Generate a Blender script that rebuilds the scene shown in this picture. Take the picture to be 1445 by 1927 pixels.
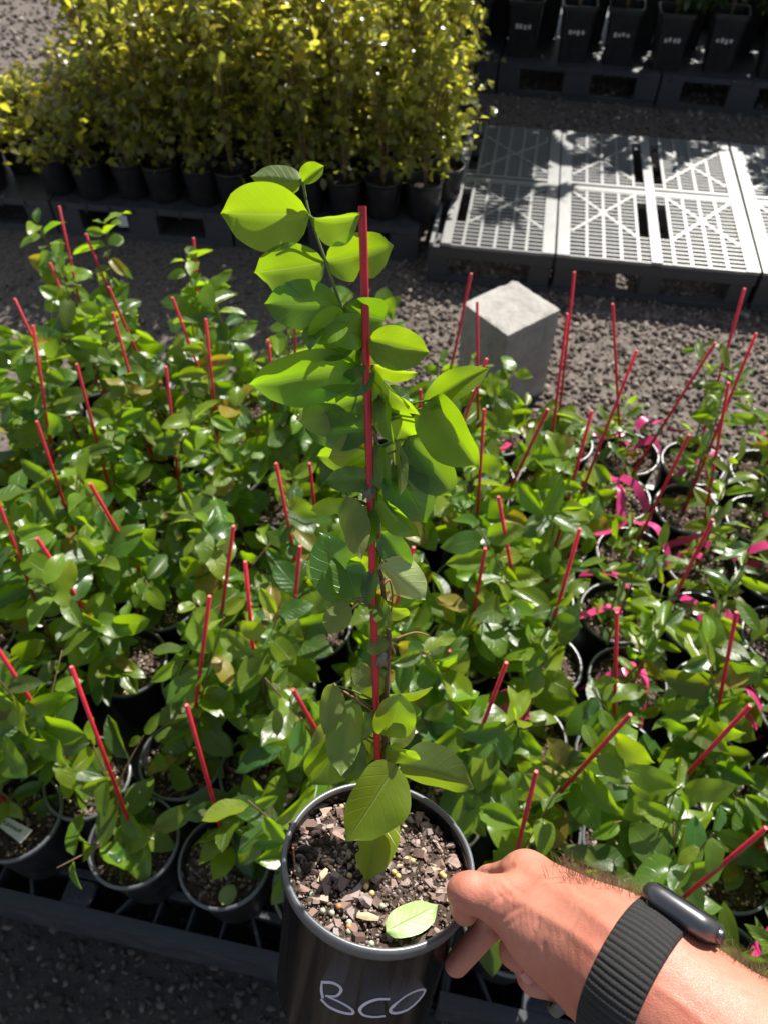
import bpy, math, random
import numpy as np
from mathutils import Vector, Matrix

R = math.radians
for o in list(bpy.data.objects):
    bpy.data.objects.remove(o, do_unlink=True)
SC = bpy.context.scene
COL = SC.collection
rng = np.random.default_rng(7)
random.seed(7)

# ------------------------------------------------------------------ camera
F, PITCH, H = 1448.0, 49.5, 1.55           # focal length in photo pixels, pitch below the horizon, eye height
cam = bpy.data.cameras.new('camera')
cam_o = bpy.data.objects.new('camera', cam)
COL.objects.link(cam_o)
cam_o.location = (0, 0, H)
cam_o.rotation_euler = (R(90 - PITCH), 0, 0)
cam.sensor_fit = 'VERTICAL'
cam.sensor_height = 36.0
cam.lens = 36.0 * F / 1927.0
cam.clip_start, cam.clip_end = 0.02, 400
cam.dof.use_dof = True
cam.dof.focus_distance = 0.47
cam.dof.aperture_fstop = 12.0
SC.camera = cam_o

# ------------------------------------------------------------------ sky and sun
SUN_AZ, SUN_EL = 29.0, 45.0                # azimuth measured from +Y towards +X
world = bpy.data.worlds.new('World')
SC.world = world
world.use_nodes = True
wn = world.node_tree
bg = wn.nodes['Background']
sky = wn.nodes.new('ShaderNodeTexSky')
sky.sky_type = 'NISHITA'
sky.sun_disc = False
sky.sun_elevation = R(SUN_EL)
sky.sun_rotation = R(SUN_AZ)
sky.air_density, sky.dust_density, sky.ozone_density = 1.0, 0.6, 1.0
bg.inputs['Strength'].default_value = 0.075
hsv = wn.nodes.new('ShaderNodeHueSaturation')      # a slightly milky sky, less blue than clean mountain air
hsv.inputs['Saturation'].default_value = 0.62
wn.links.new(sky.outputs[0], hsv.inputs['Color'])
wn.links.new(hsv.outputs[0], bg.inputs['Color'])

sun = bpy.data.lights.new('sun', 'SUN')
sun.energy = 5.0
sun.angle = R(0.53)
sun.color = (1.0, 0.955, 0.88)
sun_o = bpy.data.objects.new('sun', sun)
COL.objects.link(sun_o)
SUNV = Vector((math.sin(R(SUN_AZ)) * math.cos(R(SUN_EL)), math.cos(R(SUN_AZ)) * math.cos(R(SUN_EL)), math.sin(R(SUN_EL))))
sun_o.rotation_euler = SUNV.to_track_quat('Z', 'Y').to_euler()
sun_o.location = SUNV * 20

SC.view_settings.view_transform = 'Standard'
SC.view_settings.look = 'None'
SC.view_settings.gamma = 1.0
SC.view_settings.exposure = 0.85
SC.render.engine = 'CYCLES'
SC.cycles.use_denoising = True
SC.cycles.max_bounces = 7
SC.cycles.transmission_bounces = 5
SC.cycles.diffuse_bounces = 3
SC.cycles.glossy_bounces = 3
SC.cycles.sample_clamp_indirect = 4.0
SC.cycles.caustics_reflective = False
SC.cycles.caustics_refractive = False

# ------------------------------------------------------------------ photo pixels to places
_t = R(PITCH)
FW = np.array([0, math.cos(_t), -math.sin(_t)])
UP = np.array([0, math.sin(_t), math.cos(_t)])
RT = np.array([1.0, 0, 0])
EYE = np.array([0, 0, H])

def ray(px, py):
    return FW + (px - 722.5) / F * RT + (963.5 - py) / F * UP

def W(px, py, z):                           # point at distance z along the lens axis
    return EYE + ray(px, py) * z

def PL(px, py, h):                          # point on the level plane at height h
    d = ray(px, py)
    return EYE + d * ((h - H) / d[2])

def CV(v):                                  # camera-frame vector to world
    return v[0] * RT + v[1] * UP - v[2] * FW

GA = R(-11.5)                               # the pallets stand turned by this much
GX = np.array([math.cos(GA), math.sin(GA), 0])
GY = np.array([-math.sin(GA), math.cos(GA), 0])

def G(u, v, z=0.0, o=(0, 0.209, 0)):
    return np.array(o) + u * GX + v * GY + np.array([0, 0, z])

# ------------------------------------------------------------------ helpers
def nrm(v):
    v = np.asarray(v, float)
    return v / (np.linalg.norm(v) + 1e-12)

def tag(o, label=None, cat=None, group=None, kind=None):
    if label: o['label'] = label
    if cat: o['category'] = cat
    if group: o['group'] = group
    if kind: o['kind'] = kind
    return o

def mesh_data(name, verts, faces, mat=None, smooth=True, uvs=None, rnd=None):
    me = bpy.data.meshes.new(name)
    verts = np.asarray(verts, dtype=np.float32).reshape(-1, 3)
    if isinstance(faces, np.ndarray):
        k = faces.shape[1]
        me.vertices.add(len(verts)); me.vertices.foreach_set('co', verts.ravel())
        me.loops.add(faces.size); me.loops.foreach_set('vertex_index', faces.ravel().astype(np.int32))
        me.polygons.add(len(faces))
        me.polygons.foreach_set('loop_start', np.arange(0, faces.size, k, dtype=np.int32))
        me.update(calc_edges=True)
    else:
        me.from_pydata([tuple(map(float, v)) for v in verts], [], [tuple(int(i) for i in f) for f in faces])
        me.update()
    if uvs is not None:
        lay = me.uv_layers.new(name='UVMap')
        li = np.zeros(len(me.loops), dtype=np.int32)
        me.loops.foreach_get('vertex_index', li)
        lay.data.foreach_set('uv', np.asarray(uvs, dtype=np.float32)[li].ravel())
    if rnd is not None:
        at = me.attributes.new('rnd', 'FLOAT', 'POINT')
        at.data.foreach_set('value', np.asarray(rnd, dtype=np.float32))
    if mat is not None:
        me.materials.append(mat)
    if smooth:
        me.polygons.foreach_set('use_smooth', np.ones(len(me.polygons), dtype=bool))
    return me

def put(name, me, parent=None, loc=None, mw=None):
    o = bpy.data.objects.new(name, me)
    COL.objects.link(o)
    if parent is not None:
        o.parent = parent
    if mw is not None:
        o.matrix_local = mw
    elif loc is not None:
        o.location = loc
    return o

def mk(name, verts, faces, mat, parent=None, smooth=True, origin=None, **k):
    v = np.asarray(verts, float).reshape(-1, 3)
    if origin is not None:
        v = v - np.asarray(origin)
    return put(name, mesh_data(name, v, faces, mat, smooth, **k), parent)

def empty(name, loc, rz=0.0):
    o = bpy.data.objects.new(name, None)
    o.empty_display_size = 0.05
    COL.objects.link(o)
    o.location = Vector(tuple(map(float, loc)))
    o.rotation_euler = (0, 0, rz)
    return o

def frame_mat(x, z, loc, s=(1, 1, 1)):
    x = nrm(x); z = np.asarray(z, float); z = nrm(z - x * (z @ x)); y = np.cross(z, x)
    M = Matrix.Identity(4)
    for i in range(3):
        M[i][0], M[i][1], M[i][2], M[i][3] = x[i] * s[0], y[i] * s[1], z[i] * s[2], float(loc[i])
    return M

class MB:
    def __init__(self):
        self.v, self.f, self.n = [], [], 0
    def add(self, v, f):
        v = np.asarray(v, float)
        self.v.append(v)
        self.f += [tuple(i + self.n for i in q) for q in f]
        self.n += len(v)
        return self
    def box(self, c, s, ax=None, b=0.0):
        ax = np.eye(3) if ax is None else np.asarray(ax)
        h = np.asarray(s) / 2
        if b <= 0:
            p = np.array([[i, j, k] for i in (-1, 1) for j in (-1, 1) for k in (-1, 1)], float) * h
            f = [(0, 1, 3, 2), (4, 6, 7, 5), (0, 4, 5, 1), (2, 3, 7, 6), (0, 2, 6, 4), (1, 5, 7, 3)]
        else:                                # chamfered along the vertical edges and at the top
            b = min(b, h.min() * .8)
            def ring(i, z):
                x, y = h[0] - i, h[1] - i
                c_ = b
                return [(x, y - c_, z), (x - c_, y, z), (-x + c_, y, z), (-x, y - c_, z), (-x, -y + c_, z), (-x + c_, -y, z), (x - c_, -y, z), (x, -y + c_, z)]
            p = np.array(ring(0, -h[2]) + ring(0, h[2] - b) + ring(b * .6, h[2]))
            f = [tuple(reversed(range(8)))]
            for r in range(2):
                f += [(r * 8 + i, r * 8 + (i + 1) % 8, r * 8 + 8 + (i + 1) % 8, r * 8 + 8 + i) for i in range(8)]
            f.append(tuple(range(16, 24)))
        return self.add(np.asarray(c) + p @ ax, f)
    def tube(self, pts, rad, n=6, caps=True, flat=1.0, nref=None):
        pts = np.asarray(pts, float)
        rad = np.broadcast_to(np.asarray(rad, float), (len(pts),))
        tg = np.gradient(pts, axis=0)
        ref = np.array([0.31, 0.17, 0.93]) if nref is None else np.asarray(nref, float)
        vs = []
        for p, t, r in zip(pts, tg, rad):
            t = nrm(t)
            if abs(t @ nrm(ref)) > .97:
                rf = np.array([.9, .1, .1])
            else:
                rf = ref
            a = nrm(np.cross(t, rf)); bb = np.cross(t, a)
            th = np.arange(n) * 2 * math.pi / n
            vs.append(p + r * (np.cos(th)[:, None] * a + flat * np.sin(th)[:, None] * bb))
        f = []
        m = len(pts)
        for i in range(m - 1):
            for j in range(n):
                f.append((i * n + j, i * n + (j + 1) % n, (i + 1) * n + (j + 1) % n, (i + 1) * n + j))
        if caps:
            f.append(tuple(reversed(range(n))))
            f.append(tuple(range((m - 1) * n, m * n)))
        return self.add(np.concatenate(vs), f)
    def lathe(self, prof, c=(0, 0, 0), ax=None, n=32, closed=False):
        ax = np.eye(3) if ax is None else np.asarray(ax)
        th = np.arange(n) * 2 * math.pi / n
        vs = [np.stack([r * np.cos(th), r * np.sin(th), np.full(n, z)], 1) for r, z in prof]
        f = []
        m = len(prof)
        for i in range(m if closed else m - 1):
            k = (i + 1) % m
            for j in range(n):
                f.append((i * n + j, i * n + (j + 1) % n, k * n + (j + 1) % n, k * n + j))
        return self.add(np.asarray(c) + np.concatenate(vs) @ ax, f)
    def mesh(self, name, mat, smooth=False):
        return mesh_data(name, np.concatenate(self.v), self.f, mat, smooth)
    def build(self, name, mat, parent=None, smooth=False, origin=None):
        v = np.concatenate(self.v)
        if origin is not None:
            v = v - np.asarray(origin)
        return put(name, mesh_data(name, v, self.f, mat, smooth), parent)

def spline(pts, n=24):                       # Catmull-Rom through the points
    p = np.asarray(pts, float)
    p = np.vstack([2 * p[0] - p[1], p, 2 * p[-1] - p[-2]])
    out = []
    m = len(p) - 3
    for i in range(m):
        k = max(2, n // m)
        for t in np.linspace(0, 1, k, endpoint=(i == m - 1)):
            a, b, c, d = p[i:i + 4]
            out.append(.5 * ((2 * b) + (-a + c) * t + (2 * a - 5 * b + 4 * c - d) * t * t + (-a + 3 * b - 3 * c + d) * t ** 3))
    return np.array(out)

# ------------------------------------------------------------------ materials
def new_mat(name):
    m = bpy.data.materials.new(name)
    m.use_nodes = True
    nt = m.node_tree
    return m, nt, nt.nodes['Principled BSDF'], nt.nodes['Material Output']

def nd(nt, t, **k):
    n = nt.nodes.new(t)
    for a, b in k.items():
        setattr(n, a, b)
    return n

def mixc(nt, fac, a, b, bt='MIX'):
    n = nd(nt, 'ShaderNodeMix', data_type='RGBA', blend_type=bt)
    for s, v in ((0, fac), (6, a), (7, b)):
        if hasattr(v, 'is_output'):
            nt.links.new(v, n.inputs[s])
        else:
            n.inputs[s].default_value = v if s == 0 else (*v, 1)
    return n.outputs[2]

def math_(nt, op, a, b=0.0, c=None):
    n = nd(nt, 'ShaderNodeMath', operation=op)
    for i, v in enumerate((a, b) if c is None else (a, b, c)):
        if hasattr(v, 'is_output'):
            nt.links.new(v, n.inputs[i])
        else:
            n.inputs[i].default_value = v
    return n.outputs[0]

def noise(nt, scale, detail=3, rough=.55, coord='Object', stretch=None):
    tc = nd(nt, 'ShaderNodeTexCoord')
    src = tc.outputs[coord]
    if stretch:
        mp = nd(nt, 'ShaderNodeMapping')
        mp.inputs['Scale'].default_value = stretch
        nt.links.new(src, mp.inputs[0]); src = mp.outputs[0]
    n = nd(nt, 'ShaderNodeTexNoise')
    n.inputs['Scale'].default_value = scale
    n.inputs['Detail'].default_value = detail
    n.inputs['Roughness'].default_value = rough
    nt.links.new(src, n.inputs['Vector'])
    return n.outputs[0]

def ramp(nt, fac, stops):
    r = nd(nt, 'ShaderNodeValToRGB')
    e = r.color_ramp.elements
    while len(e) < len(stops):
        e.new(.5)
    for i, (p, c) in enumerate(stops):
        e[i].position = p
        e[i].color = (*c, 1) if len(c) == 3 else c
    nt.links.new(fac, r.inputs[0])
    return r.outputs[0]

def bump(nt, h, strength, dist, bs):
    b = nd(nt, 'ShaderNodeBump')
    b.inputs['Strength'].default_value = strength
    b.inputs['Distance'].default_value = dist
    nt.links.new(h, b.inputs['Height'])
    nt.links.new(b.outputs[0], bs.inputs['Normal'])
    return b

def leaf_mat(name, top, under, trans, rough=.34, tfac=.42, spots=None, attr=False, hue=.025):
    m, nt, bs, out = new_mat(name)
    L = nt.links.new
    geo = nd(nt, 'ShaderNodeNewGeometry')
    oi = nd(nt, 'ShaderNodeObjectInfo')
    if attr:
        at = nd(nt, 'ShaderNodeAttribute', attribute_name='rnd')
        rn = at.outputs['Fac']
    else:
        rn = oi.outputs['Random']
    uv = nd(nt, 'ShaderNodeUVMap')
    sp = nd(nt, 'ShaderNodeSeparateXYZ')
    L(uv.outputs[0], sp.inputs[0])
    s_ = math_(nt, 'ABSOLUTE', math_(nt, 'MULTIPLY_ADD', sp.outputs[1], 2.0, -1.0))
    mid = math_(nt, 'SUBTRACT', 1.0, math_(nt, 'SMOOTH_MIN', math_(nt, 'DIVIDE', s_, .05), 1.0, .3))
    mid = math_(nt, 'MAXIMUM', mid, 0.0)
    ph = math_(nt, 'MULTIPLY_ADD', s_, -1.9, math_(nt, 'MULTIPLY', sp.outputs[0], 7.0))
    wob = noise(nt, 3.0, 2)
    sv = math_(nt, 'PINGPONG', math_(nt, 'MULTIPLY_ADD', wob, .25, ph), .5)
    sv = math_(nt, 'MAXIMUM', math_(nt, 'SUBTRACT', 1.0, math_(nt, 'DIVIDE', sv, .06)), 0.0)
    vein = math_(nt, 'MAXIMUM', mid, math_(nt, 'MULTIPLY', sv, .26))
    hs = nd(nt, 'ShaderNodeHueSaturation')
    if attr:
        top_c = ramp(nt, rn, top)
        L(top_c, hs.inputs['Color'])
        tr_c = ramp(nt, rn, trans)
    else:
        base = mixc(nt, geo.outputs['Backfacing'], top, under)
        L(base, hs.inputs['Color'])
        L(math_(nt, 'MULTIPLY_ADD', rn, hue * 2, .5 - hue), hs.inputs['Hue'])
        tr_c = None
    rn2 = math_(nt, 'FRACT', math_(nt, 'MULTIPLY', rn, 17.3))
    L(math_(nt, 'MULTIPLY_ADD', rn2, .6, .75), hs.inputs['Value'])
    nz = noise(nt, 2.5 if not attr else 30, 4)
    c = mixc(nt, math_(nt, 'MULTIPLY', nz, .35), hs.outputs[0], (top if not attr else (.05, .06, .01)))
    c = mixc(nt, math_(nt, 'MULTIPLY', vein, .45), c, (.24, .33, .12))
    if spots:
        sn = noise(nt, 5.0, 5, .7)
        k = ramp(nt, sn, [(.56, (0, 0, 0)), (.68, (1, 1, 1))])
        c = mixc(nt, math_(nt, 'MULTIPLY', k, .8), c, spots)
    L(c, bs.inputs['Base Color'])
    L(math_(nt, 'MULTIPLY_ADD', geo.outputs['Backfacing'], .2, math_(nt, 'MULTIPLY_ADD', nz, .15, rough - .07)), bs.inputs['Roughness'])
    bs.inputs['Specular IOR Level'].default_value = .68
    bump(nt, math_(nt, 'ADD', math_(nt, 'MULTIPLY', vein, -.9), math_(nt, 'MULTIPLY', nz, .9)), .45, .0020, bs)
    tl = nd(nt, 'ShaderNodeBsdfTranslucent')
    if tr_c is None:
        h2 = nd(nt, 'ShaderNodeHueSaturation')
        h2.inputs['Color'].default_value = (*trans, 1)
        L(math_(nt, 'MULTIPLY_ADD', rn, hue * 1.0, .5 - hue * .55), h2.inputs['Hue'])
        L(math_(nt, 'MULTIPLY_ADD', rn2, .4, .8), h2.inputs['Value'])
        tc = h2.outputs[0]
        if spots:
            tc = mixc(nt, math_(nt, 'MULTIPLY', k, .8), tc, tuple(x * 1.3 for x in spots))
    else:
        tc = tr_c
    tc = mixc(nt, math_(nt, 'MULTIPLY', nz, .45), tc, (.16, .34, .006)) if not attr else tc
    tc = mixc(nt, math_(nt, 'MULTIPLY', vein, .45), tc, (.62, .72, .14))
    L(tc, tl.inputs['Color'])
    mx = nd(nt, 'ShaderNodeMixShader')
    mx.inputs[0].default_value = tfac
    L(bs.outputs[0], mx.inputs[1]); L(tl.outputs[0], mx.inputs[2])
    L(mx.outputs[0], out.inputs[0])
    return m

def plastic(name, col, rough=.4, spec=.5, dirt=(.12, .1, .08), dirtamt=.35, scale=25, bumpy=.15, coat=0.0):
    m, nt, bs, out = new_mat(name)
    n = noise(nt, scale, 6, .65)
    k = ramp(nt, n, [(.45, (0, 0, 0)), (.75, (1, 1, 1))])
    c = mixc(nt, math_(nt, 'MULTIPLY', k, dirtamt), col, dirt)
    nt.links.new(c, bs.inputs['Base Color'])
    nt.links.new(math_(nt, 'MULTIPLY_ADD', n, .3, rough - .15), bs.inputs['Roughness'])
    bs.inputs['Specular IOR Level'].default_value = spec
    bs.inputs['Coat Weight'].default_value = coat
    if bumpy:
        bump(nt, noise(nt, scale * 8, 4), bumpy, .0008, bs)
    return m

def simple(name, col, rough=.5, spec=.5, var=.25, scale=60, bumpy=.2, bd=.0006, metal=0.0):
    m, nt, bs, out = new_mat(name)
    oi = nd(nt, 'ShaderNodeObjectInfo')
    n = noise(nt, scale, 4)
    hs = nd(nt, 'ShaderNodeHueSaturation')
    hs.inputs['Color'].default_value = (*col, 1)
    v = math_(nt, 'MULTIPLY_ADD', n, var * 2, 1 - var)
    v = math_(nt, 'ADD', v, math_(nt, 'MULTIPLY_ADD', oi.outputs['Random'], var, -var / 2))
    nt.links.new(v, hs.inputs['Value'])
    nt.links.new(hs.outputs[0], bs.inputs['Base Color'])
    bs.inputs['Roughness'].default_value = rough
    bs.inputs['Metallic'].default_value = metal
    bs.inputs['Specular IOR Level'].default_value = spec
    if bumpy:
        bump(nt, n, bumpy, bd, bs)
    return m

def stone_mat(name, stops, rough=.85, attr=True, tex=140):
    m, nt, bs, out = new_mat(name)
    if attr:
        at = nd(nt, 'ShaderNodeAttribute', attribute_name='rnd')
        f = at.outputs['Fac']
    else:
        f = nd(nt, 'ShaderNodeObjectInfo').outputs['Random']
    c = ramp(nt, f, stops)
    n = noise(nt, tex, 4)
    c2 = mixc(nt, math_(nt, 'MULTIPLY', n, .55), c, (.03, .026, .022), 'MIX')
    nt.links.new(c2, bs.inputs['Base Color'])
    bs.inputs['Roughness'].default_value = rough
    bs.inputs['Specular IOR Level'].default_value = .35
    bump(nt, n, .4, .001, bs)
    return m

M = {}
M['leaf'] = leaf_mat('leaf_green', (.084, .155, .014), (.13, .185, .04), (.42, .67, .006), .31, .48, spots=None)
M['leaf_deep'] = leaf_mat('leaf_deep_green', (.042, .104, .018), (.09, .145, .04), (.31, .56, .006), .29, .42)
M['leaf_new'] = leaf_mat('leaf_new_growth', (.15, .24, .012), (.17, .25, .03), (.44, .68, .006), .32, .5)
M['leaf_olive'] = leaf_mat('leaf_olive', (.10, .155, .026), (.15, .20, .045), (.44, .56, .012), .34)
M['leaf_yellow'] = leaf_mat('leaf_yellow_tinged', (.22, .19, .02), (.24, .20, .05), (.70, .52, .02), .42, spots=(.20, .06, .012))
M['leaf_worn'] = leaf_mat('leaf_worn', (.055, .105, .016), (.11, .15, .045), (.36, .56, .010), .40, .46, spots=(.13, .065, .018))
M['leaf_pale'] = leaf_mat('leaf_pale_fallen', (.30, .40, .13), (.30, .40, .14), (.40, .52, .10), .45, tfac=.25)
M['shrub_leaf'] = leaf_mat('shrub_leaf', [(0, (.11, .125, .04)), (.5, (.20, .20, .06)), (.8, (.34, .31, .05)), (1, (.48, .40, .04))], None,
                           [(0, (.46, .52, .06)), (.5, (.74, .74, .09)), (.8, (.95, .86, .06)), (1, (.95, .72, .05))], .24, tfac=.56, attr=True)
M['tree_leaf'] = leaf_mat('tree_leaf', [(0, (.02, .05, .014)), (1, (.05, .10, .02))], None, [(0, (.10, .22, .01)), (1, (.26, .42, .02))], .35, tfac=.3, attr=True)
M['stem'] = simple('stem_brown', (.16, .10, .055), .7, .3, .35, 300, .5)
M['stem_green'] = simple('stem_green', (.13, .17, .05), .55, .4, .25, 200, .2)
M['twig'] = simple('dry_twig', (.30, .15, .085), .75, .3, .3, 300, .5)
M['stake'] = simple('red_stake', (.50, .014, .030), .42, .45, .38, 55, .25, .0006)
M['stake_end'] = simple('stake_cut_end', (.70, .16, .16), .6, .4, .1, 40, 0)
M['pot'] = plastic('black_pot', (.012, .012, .014), .38, .5, (.07, .06, .05), .25, 30)
def held_pot_mat():
    m, nt, bs, out = new_mat('glossy_black_pot')
    n = noise(nt, 60, 5, .6, stretch=(1, 1, .06)); n2 = noise(nt, 14, 4)
    k = ramp(nt, n, [(.50, (0, 0, 0)), (.75, (1, 1, 1))])
    c = mixc(nt, math_(nt, 'MULTIPLY', k, .7), (.004, .004, .005), (.075, .062, .050))  # vertical reflections put into the wall colour as brownish streaks
    nt.links.new(c, bs.inputs['Base Color'])
    nt.links.new(math_(nt, 'MULTIPLY_ADD', n2, .22, .08), bs.inputs['Roughness'])
    bs.inputs['Specular IOR Level'].default_value = .20
    bump(nt, n, .10, .001, bs)
    return m
M['pot_held'] = held_pot_mat()
M['rim'] = plastic('pot_rim', (.085, .09, .097), .36, .85, (.16, .16, .16), .4, 40)
M['ink'] = simple('paint_marker', (.66, .62, .72), .5, .4, .08, 60, .05)
M['pallet_black'] = plastic('black_pallet', (.040, .043, .052), .46, .55, (.13, .12, .11), .5, 18)
M['pallet_grey'] = plastic('grey_pallet', (.20, .203, .20), .35, 1.0, (.26, .25, .235), .5, 14, .05)
M['pallet_side'] = plastic('pallet_underside', (.05, .052, .058), .55, .4, (.10, .09, .08), .4, 14)
def concrete_mat():
    m, nt, bs, out = new_mat('concrete_block')
    n = noise(nt, 14, 6, .7); n2 = noise(nt, 160, 4); st = noise(nt, 9, 4, .6, stretch=(1, 1, .25))
    c = ramp(nt, n, [(.3, (.25, .235, .21)), (.5, (.35, .335, .305)), (.72, (.42, .40, .37))])
    c = mixc(nt, ramp(nt, st, [(.5, (0, 0, 0)), (.8, (.6, .6, .6))]), c, (.17, .155, .135))
    c = mixc(nt, ramp(nt, n2, [(.62, (0, 0, 0)), (.72, (1, 1, 1))]), c, (.13, .12, .11))
    nt.links.new(c, bs.inputs['Base Color'])
    bs.inputs['Roughness'].default_value = .92
    bump(nt, math_(nt, 'ADD', n2, n), .7, .003, bs)
    return m
M['concrete'] = concrete_mat()
M['tape_pink'] = simple('pink_flagging', (.56, .040, .17), .35, .5, .15, 30, .1)
M['tie_green'] = simple('green_tie', (.01, .32, .16), .4, .5, .1, 30, 0)
M['tie_grey'] = simple('grey_tie_tape', (.13, .13, .095), .3, .5, .3, 60, .1)
M['tag'] = simple('white_tag', (.62, .60, .55), .5, .4, .12, 60, .05)
M['tag_ink'] = simple('tag_ink', (.05, .05, .06), .6, .3, .1, 50, 0)
M['soil'] = simple('potting_mix', (.062, .043, .033), .95, .2, .6, 160, 1.0, .004)
M['bark'] = stone_mat('bark_chip', [(0, (.16, .10, .08)), (.3, (.34, .22, .175)), (.6, (.44, .31, .26)), (.85, (.46, .38, .36)), (1, (.60, .45, .35))], .8, False, 220)
M['grain'] = stone_mat('soil_grain', [(0, (.08, .055, .042)), (.5, (.22, .155, .125)), (.85, (.36, .265, .225)), (1, (.48, .41, .35))], .9, True, 300)
M['gravel'] = stone_mat('gravel', [(0, (.09, .07, .058)), (.5, (.20, .158, .13)), (.85, (.30, .24, .205)), (1, (.46, .39, .34))], .85, True, 120)
M['gravel_darkened'] = stone_mat('shade_darkened_gravel', [(0, (.05, .041, .034)), (.5, (.10, .082, .068)), (.85, (.16, .13, .11)), (1, (.26, .22, .19))], .8, True, 120)  # darker copy of the gravel, with the front shade put into its colour
M['prill'] = simple('fertiliser_yellow', (.66, .50, .20), .35, .5, .15, 100, .05)
M['prill_green'] = simple('fertiliser_green', (.42, .50, .34), .35, .5, .15, 100, .05)
M['prill_orange'] = simple('fertiliser_orange', (.58, .24, .09), .35, .5, .15, 100, .05)
M['wood_chip'] = simple('wood_splinter', (.56, .42, .25), .8, .2, .3, 200, .5)
M['strap'] = simple('woven_strap', (.028, .027, .026), .75, .4, .8, 2600, 1.0, .0006)
M['watch'] = simple('dark_metal', (.13, .13, .135), .34, .5, .1, 200, .05, metal=.85)
M['glass'] = simple('watch_glass', (.006, .006, .008), .08, .6, .05, 20, 0)
M['ring'] = simple('ring_dark', (.10, .105, .085), .4, .5, .15, 60, .05)
M['hair'] = simple('arm_hair', (.16, .095, .05), .5, .4, .2, 60, 0)

def ground_mat():
    m, nt, bs, out = new_mat('gravel_ground')
    tc = nd(nt, 'ShaderNodeTexCoord')
    vo = nd(nt, 'ShaderNodeTexVoronoi'); vo.inputs['Scale'].default_value = 70
    nt.links.new(tc.outputs['Object'], vo.inputs['Vector'])
    n = noise(nt, 9, 6)
    c = ramp(nt, vo.outputs['Distance'], [(0, (.24, .195, .165)), (.6, (.13, .105, .088)), (1, (.04, .033, .027))])
    c = mixc(nt, math_(nt, 'MULTIPLY', n, .7), c, (.085, .068, .056))
    nt.links.new(c, bs.inputs['Base Color'])
    bs.inputs['Roughness'].default_value = .92
    bump(nt, vo.outputs['Distance'], -.8, .01, bs)
    return m
M['ground'] = ground_mat()

def skin_mat():
    m, nt, bs, out = new_mat('skin')
    n1 = noise(nt, 22, 5, .65); n2 = noise(nt, 420, 3, .7)
    c = ramp(nt, n1, [(.28, (.44, .135, .088)), (.45, (.53, .195, .132)), (.6, (.56, .225, .155)), (.76, (.47, .145, .095))])
    c = mixc(nt, math_(nt, 'MULTIPLY', n2, .22), c, (.36, .10, .06))
    nt.links.new(c, bs.inputs['Base Color'])
    bs.inputs['Roughness'].default_value = .46
    bs.inputs['Specular IOR Level'].default_value = .42
    bs.inputs['Subsurface Weight'].default_value = .12
    bs.inputs['Subsurface Radius'].default_value = (.010, .0035, .002)
    bs.inputs['Subsurface Scale'].default_value = .35
    tc = nd(nt, 'ShaderNodeTexCoord')
    vo = nd(nt, 'ShaderNodeTexVoronoi', feature='DISTANCE_TO_EDGE'); vo.inputs['Scale'].default_value = 900
    nt.links.new(tc.outputs['Object'], vo.inputs['Vector'])
    fine = math_(nt, 'SMOOTH_MIN', math_(nt, 'MULTIPLY', vo.outputs['Distance'], 3.0), .6, .2)
    cr = noise(nt, 90, 4, .6, stretch=(1, 1, 2.2))
    h = math_(nt, 'ADD', math_(nt, 'MULTIPLY', fine, .14), math_(nt, 'MULTIPLY', cr, 1.0))
    bump(nt, h, .62, .0012, bs)
    return m
M['skin'] = skin_mat()
M['nail'] = simple('fingernail', (.56, .25, .19), .28, .5, .08, 80, 0)

# ------------------------------------------------------------------ leaves
def leaf_geo(nl=9, nw=2, wr=.56, a=.55, b=.70, fold=18, droop=.12, side=0.0, cup=.0, wave=.02, tip=.10, seed=0, bites=()):
    rg = np.random.default_rng(seed)
    ph = rg.uniform(0, 6, 4)
    ts = np.linspace(0, 1, nl + 1)
    pk = (a / (a + b)) ** a * (b / (a + b)) ** b
    vs, uv = [], []
    nn = 2 * nw + 1
    for t in ts:
        w = wr / 2 * (max(t, 1e-4) ** a * max(1 - t, 0) ** b) / pk
        if t > 1 - tip * 1.8:
            k = (1 - t) / (tip * 1.8)
            w *= .35 + .65 * k
        w = max(w, .006 if t < .98 else .001)
        for j in range(nn):
            s = (j - nw) / nw
            ww = w
            for (bt, bs_, bd, bw) in bites:          # insect bites out of one edge
                if s * bs_ > 0:
                    ww *= 1 - bd * math.exp(-((t - bt) / bw) ** 2)
            f = R(fold) * (1 - .25 * t)
            y = s * ww * math.cos(f)
            z = abs(s) * ww * math.sin(f) - cup * s * s * wr
            z += wave * math.sin(7 * t + ph[0] + (1.3 if s > 0 else 0)) * abs(s) + wave * .6 * math.sin(13 * t + ph[1]) * s * s
            z -= droop * t * t
            y += side * t * t
            vs.append((t * (1 - .3 * droop * droop), y, z))
            uv.append((t, (s + 1) / 2))
    fs = []
    for i in range(nl):
        for j in range(nn - 1):
            p = i * nn + j
            fs.append((p, p + nn, p + nn + 1, p + 1))
    return np.array(vs), fs, np.array(uv)

def leaf_var(n, mats, **ranges):
    out = {k: [] for k in mats}
    for i in range(n):
        kw = {k: (rng.uniform(*v) if isinstance(v, tuple) else v) for k, v in ranges.items()}
        v, f, uv = leaf_geo(seed=i, **kw)
        for k in mats:
            out[k].append(mesh_data('leaf', v, f, M[k], True, uv))
    return out

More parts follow.
